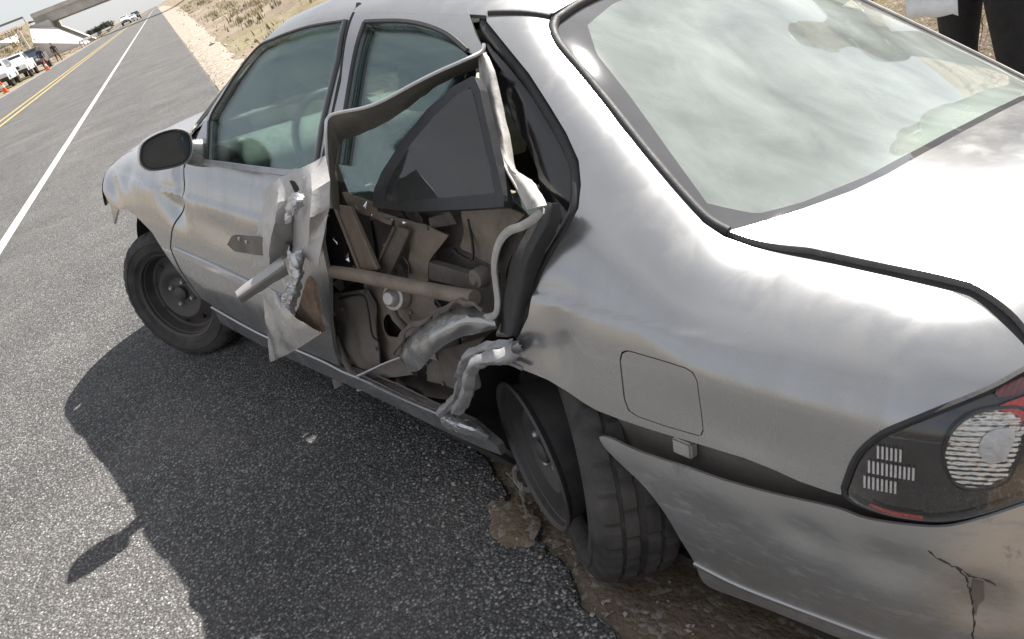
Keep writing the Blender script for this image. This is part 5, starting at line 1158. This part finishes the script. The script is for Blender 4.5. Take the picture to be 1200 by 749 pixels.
def bush(loc, rx, h, label):
    b = empty('bush', loc); tag(b, label, 'bush', 'dark bushes at the far bend')
    for k in range(4):
        a = k*1.6; tube('stem', [(0, 0, -.2), (rx*.25*math.cos(a), rx*.25*math.sin(a), h*.35), (rx*.5*math.cos(a), rx*.5*math.sin(a), h*.7)], [.07, .05, .02], 'scrub_grey', b, 5)
    V = []; Fc = []
    for _ in range(900):
        d = rng.normal(0, 1, 3); d /= np.linalg.norm(d); r_ = rng.random()**.4*(.8+.35*mnoise.noise((d[0]*2+loc[0], d[1]*2, d[2]*2)))
        p = np.array((d[0]*rx*r_, d[1]*rx*r_, h*.55+d[2]*h*.45*r_)); e = rng.normal(0, 1, (2, 3))*.13; k = len(V); V += [p-e[0], p+e[1], p+e[0]]; Fc.append((k, k+1, k+2))
    mesh('foliage', V, Fc, 'bush_leaf', b); return b
plain('bush_leaf', (.05, .055, .03), .9, 0, .4, 2)
for i, (x, y, rx, h) in enumerate([(205, 8.6, 2.2, 2.3), (200, 10.4, 2.6, 2.0), (196, 12.6, 2.2, 1.8), (190, 14.8, 2.2, 1.6)]):
    bush((x, y+2.0, -.05), rx, h, ['tallest dark bush, nearest the far white pickup truck', 'widest dark bush in the row beside the far guard rail', 'low dark bush between the widest bush and the row end', 'smallest dark bush at the bridge end of the row'][i])

# ---------------------------------------------------------------- vehicles parked on the far shoulder
plain('white_paint', (.78, .78, .77), .3, 0, .05, 3, coat=.6); plain('dark_paint', (.03, .04, .06), .3, 0, .2, 3, coat=.6); plain('red_paint', (.42, .02, .03), .3, 0, .15, 3, coat=.6)
plain('cone_orange', (.75, .13, .03), .6, 0, .15, 6); plain('vehicle_glass', (.02, .03, .035), .08, 0, .2, 3, coat=.6); plain('lamp_white', (.8, .8, .78), .2, 0, .1, 5)
def vehicle(name, label, loc, rz, paintm, kind='pickup', group='vehicles parked on the far shoulder'):
    """front faces local +x"""
    v = empty(name, loc, rz); tag(v, label, 'pickup' if kind == 'pickup' else ('suv' if kind == 'suv' else 'car'), group)
    if kind == 'pickup': prof = [(2.55, .50), (2.62, .62), (2.60, 1.02), (2.45, 1.12), (1.30, 1.20), (.62, 1.80), (-.55, 1.82), (-.90, 1.22), (-2.55, 1.20), (-2.60, .70), (-2.50, .52)]; L = 2.6; glz = (1.22, 1.76); gx_ = (1.2, .62, -.5, -.85)
    elif kind == 'suv': prof = [(2.30, .48), (2.38, .60), (2.36, .98), (2.2, 1.10), (1.15, 1.18), (.45, 1.78), (-1.75, 1.82), (-2.15, 1.20), (-2.25, .65), (-2.15, .50)]; gx_ = (1.05, .45, -1.7, -2.05)
    else: prof = [(2.0, .35), (2.1, .5), (2.05, .75), (1.85, .86), (.95, .95), (.30, 1.42), (-.9, 1.43), (-1.55, 1.0), (-2.0, .95), (-2.05, .5), (-1.95, .36)]; gx_ = (.88, .3, -.88, -1.45)
    belt = 1.2 if kind != 'car' else .95
    W_ = .92 if kind != 'car' else .84
    V = []; n = len(prof); ringsY = [(-W_, .94), (-W_*.93, 1.0), (W_*.93, 1.0), (W_, .94)]
    rings = []
    for y, s in ringsY:
        rings.append([(x*(.985 if abs(y) == W_ else 1), (y if z <= belt else math.copysign(abs(y)-.14*min(1, (z-belt)/.5), y)), z if abs(y) != W_ else z-.015*(z > .6)) for x, z in prof])
    body_ = loft('body', rings, paintm, v, sharp=30)
    tz = max(p[1] for p in prof)
    # glass: windscreen, sides
    x0, x1, x2, x3 = gx_; g0, g1 = belt+.06, tz-.09
    def slab(nm, pts, m, p=v): 
        q_ = [Vector(a) for a in pts]; nn_ = (q_[1]-q_[0]).cross(q_[2]-q_[0]).normalized()*.012
        return mesh(nm, [a+nn_ for a in q_]+[a-nn_ for a in q_], [(0, 1, 2, 3), (7, 6, 5, 4), (0, 4, 5, 1), (1, 5, 6, 2), (2, 6, 7, 3), (3, 7, 4, 0)], m, p)
    wx0 = x0-(x0-x1)*.12; wx1 = x0-(x0-x1)*.88
    slab('windscreen', [(wx0+.03, -W_*.84, g0), (wx0+.03, W_*.84, g0), (wx1+.03, W_*.72, g1), (wx1+.03, -W_*.72, g1)], 'vehicle_glass')
    for s in (-1, 1):
        segs = [(x0-.30, x1-.02, (x1+x2)/2+.06), ((x1+x2)/2-.06, (x1+x2)/2-.06, x2+.05)]
        slab('side_window', [(segs[0][0], s*(W_-.01), g0), (segs[0][2], s*(W_-.01), g0), (segs[0][2], s*(W_-.115), g1), (segs[0][1], s*(W_-.115), g1)][::s], 'vehicle_glass')
        slab('side_window', [(segs[1][0], s*(W_-.01), g0), (x3+.28, s*(W_-.01), g0), (segs[1][2], s*(W_-.115), g1), (segs[1][1], s*(W_-.115), g1)][::s], 'vehicle_glass')
    fx = max(p[0] for p in prof); fz = .80 if kind != 'car' else .62
    box('grille', (fx-.06, -.42, fz-.02), (fx+.02, .42, fz+.20), 'black_plastic', v, .01)
    box('front_bumper', (fx-.12, -W_*.97, fz-.34), (fx+.06, W_*.97, fz-.10), 'black_plastic' if kind != 'car' else paintm, v, .03)
    for s in (-1, 1):
        box('headlight', (fx-.12, s*.66-.16, fz), (fx+.01, s*.66+.16, fz+.18), 'lamp_white', v, .02)
        box('wing_mirror', (x0-.35, s*(W_+.10)-.09, belt+.03), (x0-.22, s*(W_+.10)+.09, belt+.20), paintm, v, .02)
    rw = .37 if kind != 'car' else .31
    wb = (fx-.85, -fx+1.05)
    for cx in wb:
        for s in (-1, 1):
            w = empty('wheel', (cx, s*(W_-.10), rw), parent=v); w.scale = (rw/.302,)*3
            if s < 0: w.rotation_euler = (0, 0, math.pi)
            tyre(w, n=40) if False else revolve('tyre', [(.19, .09), (.25, .10), (.295, .085), (.302, .05), (.302, -.05), (.295, -.085), (.25, -.1), (.19, -.09)], 28, 'tyre', w)
            revolve('rim', [(.19, .07), (.17, .03), (.06, .05), (.0001, .06)], 20, 'wheel_steel', w)
            arch = revolve('arch', [(.36, .002), (.30, .004), (.30, -.12)], 28, 'black_plastic', v); arch.location = (cx, s*(W_-.002), rw); arch.scale = (rw/.302*.98, s, rw/.302*.98)
    return v
PI = math.pi
vehicle('suv', 'white sport utility vehicle parked behind the orange cone', (66.2, 11.15, 0), PI, 'white_paint', 'suv')
vehicle('pickup_truck', 'white pickup truck with a black grille between two parked vehicles', (73.2, 10.75, 0), PI, 'white_paint')
vehicle('pickup_truck', 'dark blue pickup truck behind the white pickup', (80.2, 10.45, 0), PI, 'dark_paint')
vehicle('hatchback', 'small red car parked in front of the white sport utility vehicle', (58.9, 11.9, 0), PI, 'red_paint', 'car')
vehicle('pickup_truck', 'white pickup truck at the far end of the road', (205, 6.6, 0), PI, 'white_paint', group='vehicles at the far end of the road')
vehicle('sedan', 'pale car behind the far white pickup truck', (213, 5.2, 0), PI, 'white_paint', 'car', group='vehicles at the far end of the road')
vehicle('suv', 'dark vehicle at the far end of the road', (222, 4.6, 0), PI, 'dark_paint', 'suv', group='vehicles at the far end of the road')
def cone(loc, label):
    c = empty('traffic_cone', loc); tag(c, label, 'cone', 'traffic cones on the far shoulder')
    box('base', (-.2, -.2, 0), (.2, .2, .04), 'cone_orange', c, .01)
    def ring(z0, z1): f = lambda z: .15-.125*z/.72; return [(0, 0, z0), (0, 0, z1)], [f(z0), f(z1)]
    for nm, a, b, m in (('shell', .04, .30, 'cone_orange'), ('collar', .30, .46, 'lamp_white'), ('tip', .46, .72, 'cone_orange')):
        p, r_ = ring(a, b); tube(nm, p, r_, m, c, 16)
cone((56.5, 9.62, 0), 'orange traffic cone before the white sport utility vehicle'); cone((71.6, 8.75, 0), 'orange traffic cone beside the dark blue pickup truck')

# ---------------------------------------------------------------- people
plain('cloth_dark', (.022, .023, .028), .9, 0, .3, 30, .002); plain('cloth_black', (.015, .015, .017), .9, 0, .3, 30, .002); plain('cloth_white', (.72, .73, .78), .85, 0, .08, 20, .002)
plain('cloth_navy', (.02, .03, .055), .9, 0, .3, 30, .002); plain('cloth_brown', (.05, .04, .03), .9, 0, .3, 30, .002); plain('skin_tone', (.32, .19, .13), .6, 0, .12, 20); plain('hair_dark', (.012, .01, .009), .7, 0, .2, 60); plain('shoe', (.02, .018, .016), .6, 0, .2, 20)
def person(loc, rz, label, top, legs, H=1.75, stance=.11, arms=((.05, .0), (.05, .0)), hair='hair_dark', group=None, lean=0.0, hands=True):
    """arms: per side (forward swing, outward); built as one skinned figure facing local +x"""
    s = H/1.75
    root = empty('person', loc, rz); tag(root, label, 'person', group)
    J = {}; E_ = []; rad = {}
    def j(n, p, r, par=None):
        J[n] = (len(J), Vector(p)*s); rad[n] = r if isinstance(r, tuple) else (r, r)
        if par: E_.append((J[par][0], J[n][0]))
    j('pelvis', (0, 0, .95), (.15, .12)); j('waist', (lean*.1, 0, 1.08), (.145, .11), 'pelvis'); j('chest', (lean*.25, 0, 1.27), (.165, .12), 'waist'); j('neck0', (lean*.4, 0, 1.43), (.085, .075), 'chest'); j('neck', (lean*.45, 0, 1.50), .056, 'neck0'); j('head0', (lean*.5+.015, 0, 1.565), (.074, .078), 'neck'); j('head1', (lean*.5+.01, 0, 1.645), (.078, .092), 'head0'); j('head2', (lean*.5, 0, 1.71), (.055, .062), 'head1')
    for k, sd in enumerate((1, -1)):
        n = 'LR'[k]; f, o = arms[k]
        j('hip'+n, (0, sd*.09, .88), .095, 'pelvis'); j('thigh'+n, (.01, sd*(.07+stance*.55), .68), .086, 'hip'+n); j('knee'+n, (.02, sd*(.06+stance*.85), .48), .064, 'thigh'+n); j('calf'+n, (-.01, sd*(.055+stance), .32), .060, 'knee'+n); j('ankle'+n, (-.01, sd*(.05+stance*1.15), .09), .042, 'calf'+n); j('toe'+n, (.13, sd*(.06+stance*1.3), .035), (.034, .045), 'ankle'+n)
        sh = Vector((lean*.35, sd*.19, 1.39)); j('sho'+n, sh, .062, 'chest')
        e = sh+Vector((math.sin(f)*.28, sd*(.05+.28*o), -math.cos(f)*.28*(1-.5*o))); j('elb'+n, e, .045, 'sho'+n)
        w = e+Vector((math.sin(f*1.9+.1)*.25, sd*(.01-.05*(f > .5)), -math.cos(f*1.9+.1)*.25)); j('wri'+n, w, .031, 'elb'+n)
        d = (w-e).normalized(); h = w+d*.09; j('hand'+n, h, (.022, .038), 'wri'+n)
        side = Vector((0, 1, 0)).cross(d).normalized()
        for q_ in range(4):
            b = h+side*(.024*(q_-1.5)); t1 = b+d*(.035+.008*(q_ in (1, 2))); j('f%d%s' % (q_, n), t1, .0095, 'hand'+n); j('g%d%s' % (q_, n), t1+d*.022+Vector((.008, -sd*.012, 0)), .008, 'f%d%s' % (q_, n))
        tb = w+d*.045+side*.035; j('thumb'+n, tb+Vector((0, -sd*.01, 0)), .010, 'wri'+n); j('thumb2'+n, tb+d*.03+side*.012, .0085, 'thumb'+n)
    me = bpy.data.meshes.new('figure'); me.from_pydata([p for _, p in J.values()], E_, []); o = bpy.data.objects.new('figure', me); COL.objects.link(o)
    m1 = o.modifiers.new('skin', 'SKIN'); m1.use_smooth_shade = True
    sv = me.skin_vertices[0].data
    for n, (i, _) in J.items(): sv[i].radius = (rad[n][0]*s, rad[n][1]*s)
    sv[0].use_root = True
    o.modifiers.new('sub', 'SUBSURF').levels = 2; o.modifiers['sub'].render_levels = 2
    dg = bpy.context.evaluated_depsgraph_get(); me2 = bpy.data.meshes.new_from_object(o.evaluated_get(dg)); bpy.data.objects.remove(o); me2.name = 'figure'
    me2.materials.clear()
    for m in (legs, top, 'skin_tone', 'shoe'): me2.materials.append(MAT[m])
    wr = [J['wriL'][1], J['wriR'][1]]; el = [J['elbL'][1], J['elbR'][1]]
    for p in me2.polygons:
        c = p.center; z = c.z/s; m = 1 if z > .93 else 0
        if z < .085: m = 3
        if z > 1.475: m = 2
        for a, b in zip(wr, el):
            d = (a-b).normalized()
            if (c-a).dot(d) > -.01 and (c-a).length < .24*s: m = 2
        p.material_index = m; p.use_smooth = True
    fig = bpy.data.objects.new('figure', me2); COL.objects.link(fig); fig.parent = root
    hd = Vector(J['head1'][1])
    # hair cap, ears, nose, eyes
    V = []; Fc = []; nu, nv = 16, 8
    for i in range(nv+1):
        th = PI*.5*i/nv*1.12
        for k in range(nu):
            a = 2*PI*k/nu; rx, ry = .098, .083; back = .0 if math.cos(a) < .2 else -.25
            t_ = th*(1+back*.9)
            V.append((hd.x+s*(-.008+rx*math.sin(t_)*math.cos(a)), hd.y+s*ry*math.sin(t_)*math.sin(a), hd.z+s*(.012+.098*math.cos(t_))))
    for i in range(nv):
        for k in range(nu): Fc.append((i*nu+k, (i+1)*nu+k, (i+1)*nu+(k+1) % nu, i*nu+(k+1) % nu))
    mesh('hair', V, Fc, hair, root, smooth=True)
    tube('nose', [hd+Vector((.085, 0, .0))*s, hd+Vector((.105, 0, -.025))*s, hd+Vector((.088, 0, -.035))*s], [.007*s, .013*s, .009*s], 'skin_tone', root, 8)
    for sd in (1, -1):
        tube('ear', [hd+Vector((-.005, sd*.078, .02))*s, hd+Vector((-.012, sd*.088, 0))*s, hd+Vector((0, sd*.08, -.03))*s], [.008*s, .014*s, .008*s], 'skin_tone', root, 7)
        tube('eye', [hd+Vector((.078, sd*.032, .004))*s, hd+Vector((.086, sd*.032, .004))*s], [.012*s, .008*s], 'gloss_black', root, 8)
    tube('mouth', [hd+Vector((.084, -.022, -.062))*s, hd+Vector((.09, 0, -.060))*s, hd+Vector((.084, .022, -.062))*s], .005*s, 'foam_brown', root, 6)
    return root
gz = lambda x, y: float(ground_z(x, y))
person((-1.34, -3.27, gz(-1.34, -3.27)), R(90), 'standing person in dark trousers and a dark shirt beside the boot of the silver car', 'cloth_dark', 'cloth_black', 1.80, .075, ((.62, .05), (.25, .1)))
person((-1.02, -3.95, gz(-1.02, -3.95)), R(75), 'standing person in dark clothes reflected in the back window of the silver car', 'cloth_navy', 'cloth_dark', 1.78, .08, ((.3, .1), (1.1, .3)))
# sheet of paper hanging from a hand
pv = []; pf = []
for i in range(9):
    for k in range(7):
        u_, v_ = k/6, i/8; pv.append((-1.45-.18*u_, -2.80-.05*math.sin(u_*2.2)-.02*v_, .50+.30*v_+.006*math.sin(u_*9+v_*4)))
for i in range(8):
    for k in range(6): pf.append((i*7+k, i*7+k+1, (i+1)*7+k+1, (i+1)*7+k))
pap = mesh('paper_sheet', pv, pf, 'cloth_white', smooth=True); sol = pap.modifiers.new('thickness', 'SOLIDIFY'); sol.thickness = .0012
tag(pap, 'white paper sheet held by the person beside the boot of the silver car', 'paper')
person((89.4, 9.6, 0), R(200), 'standing person in dark brown clothes beyond the dark blue pickup truck', 'cloth_brown', 'cloth_brown', 1.75, .12)
person((75.2, 9.15, 0), R(170), 'standing person in navy clothes by the dark blue pickup truck', 'cloth_navy', 'cloth_navy', 1.78, .1)
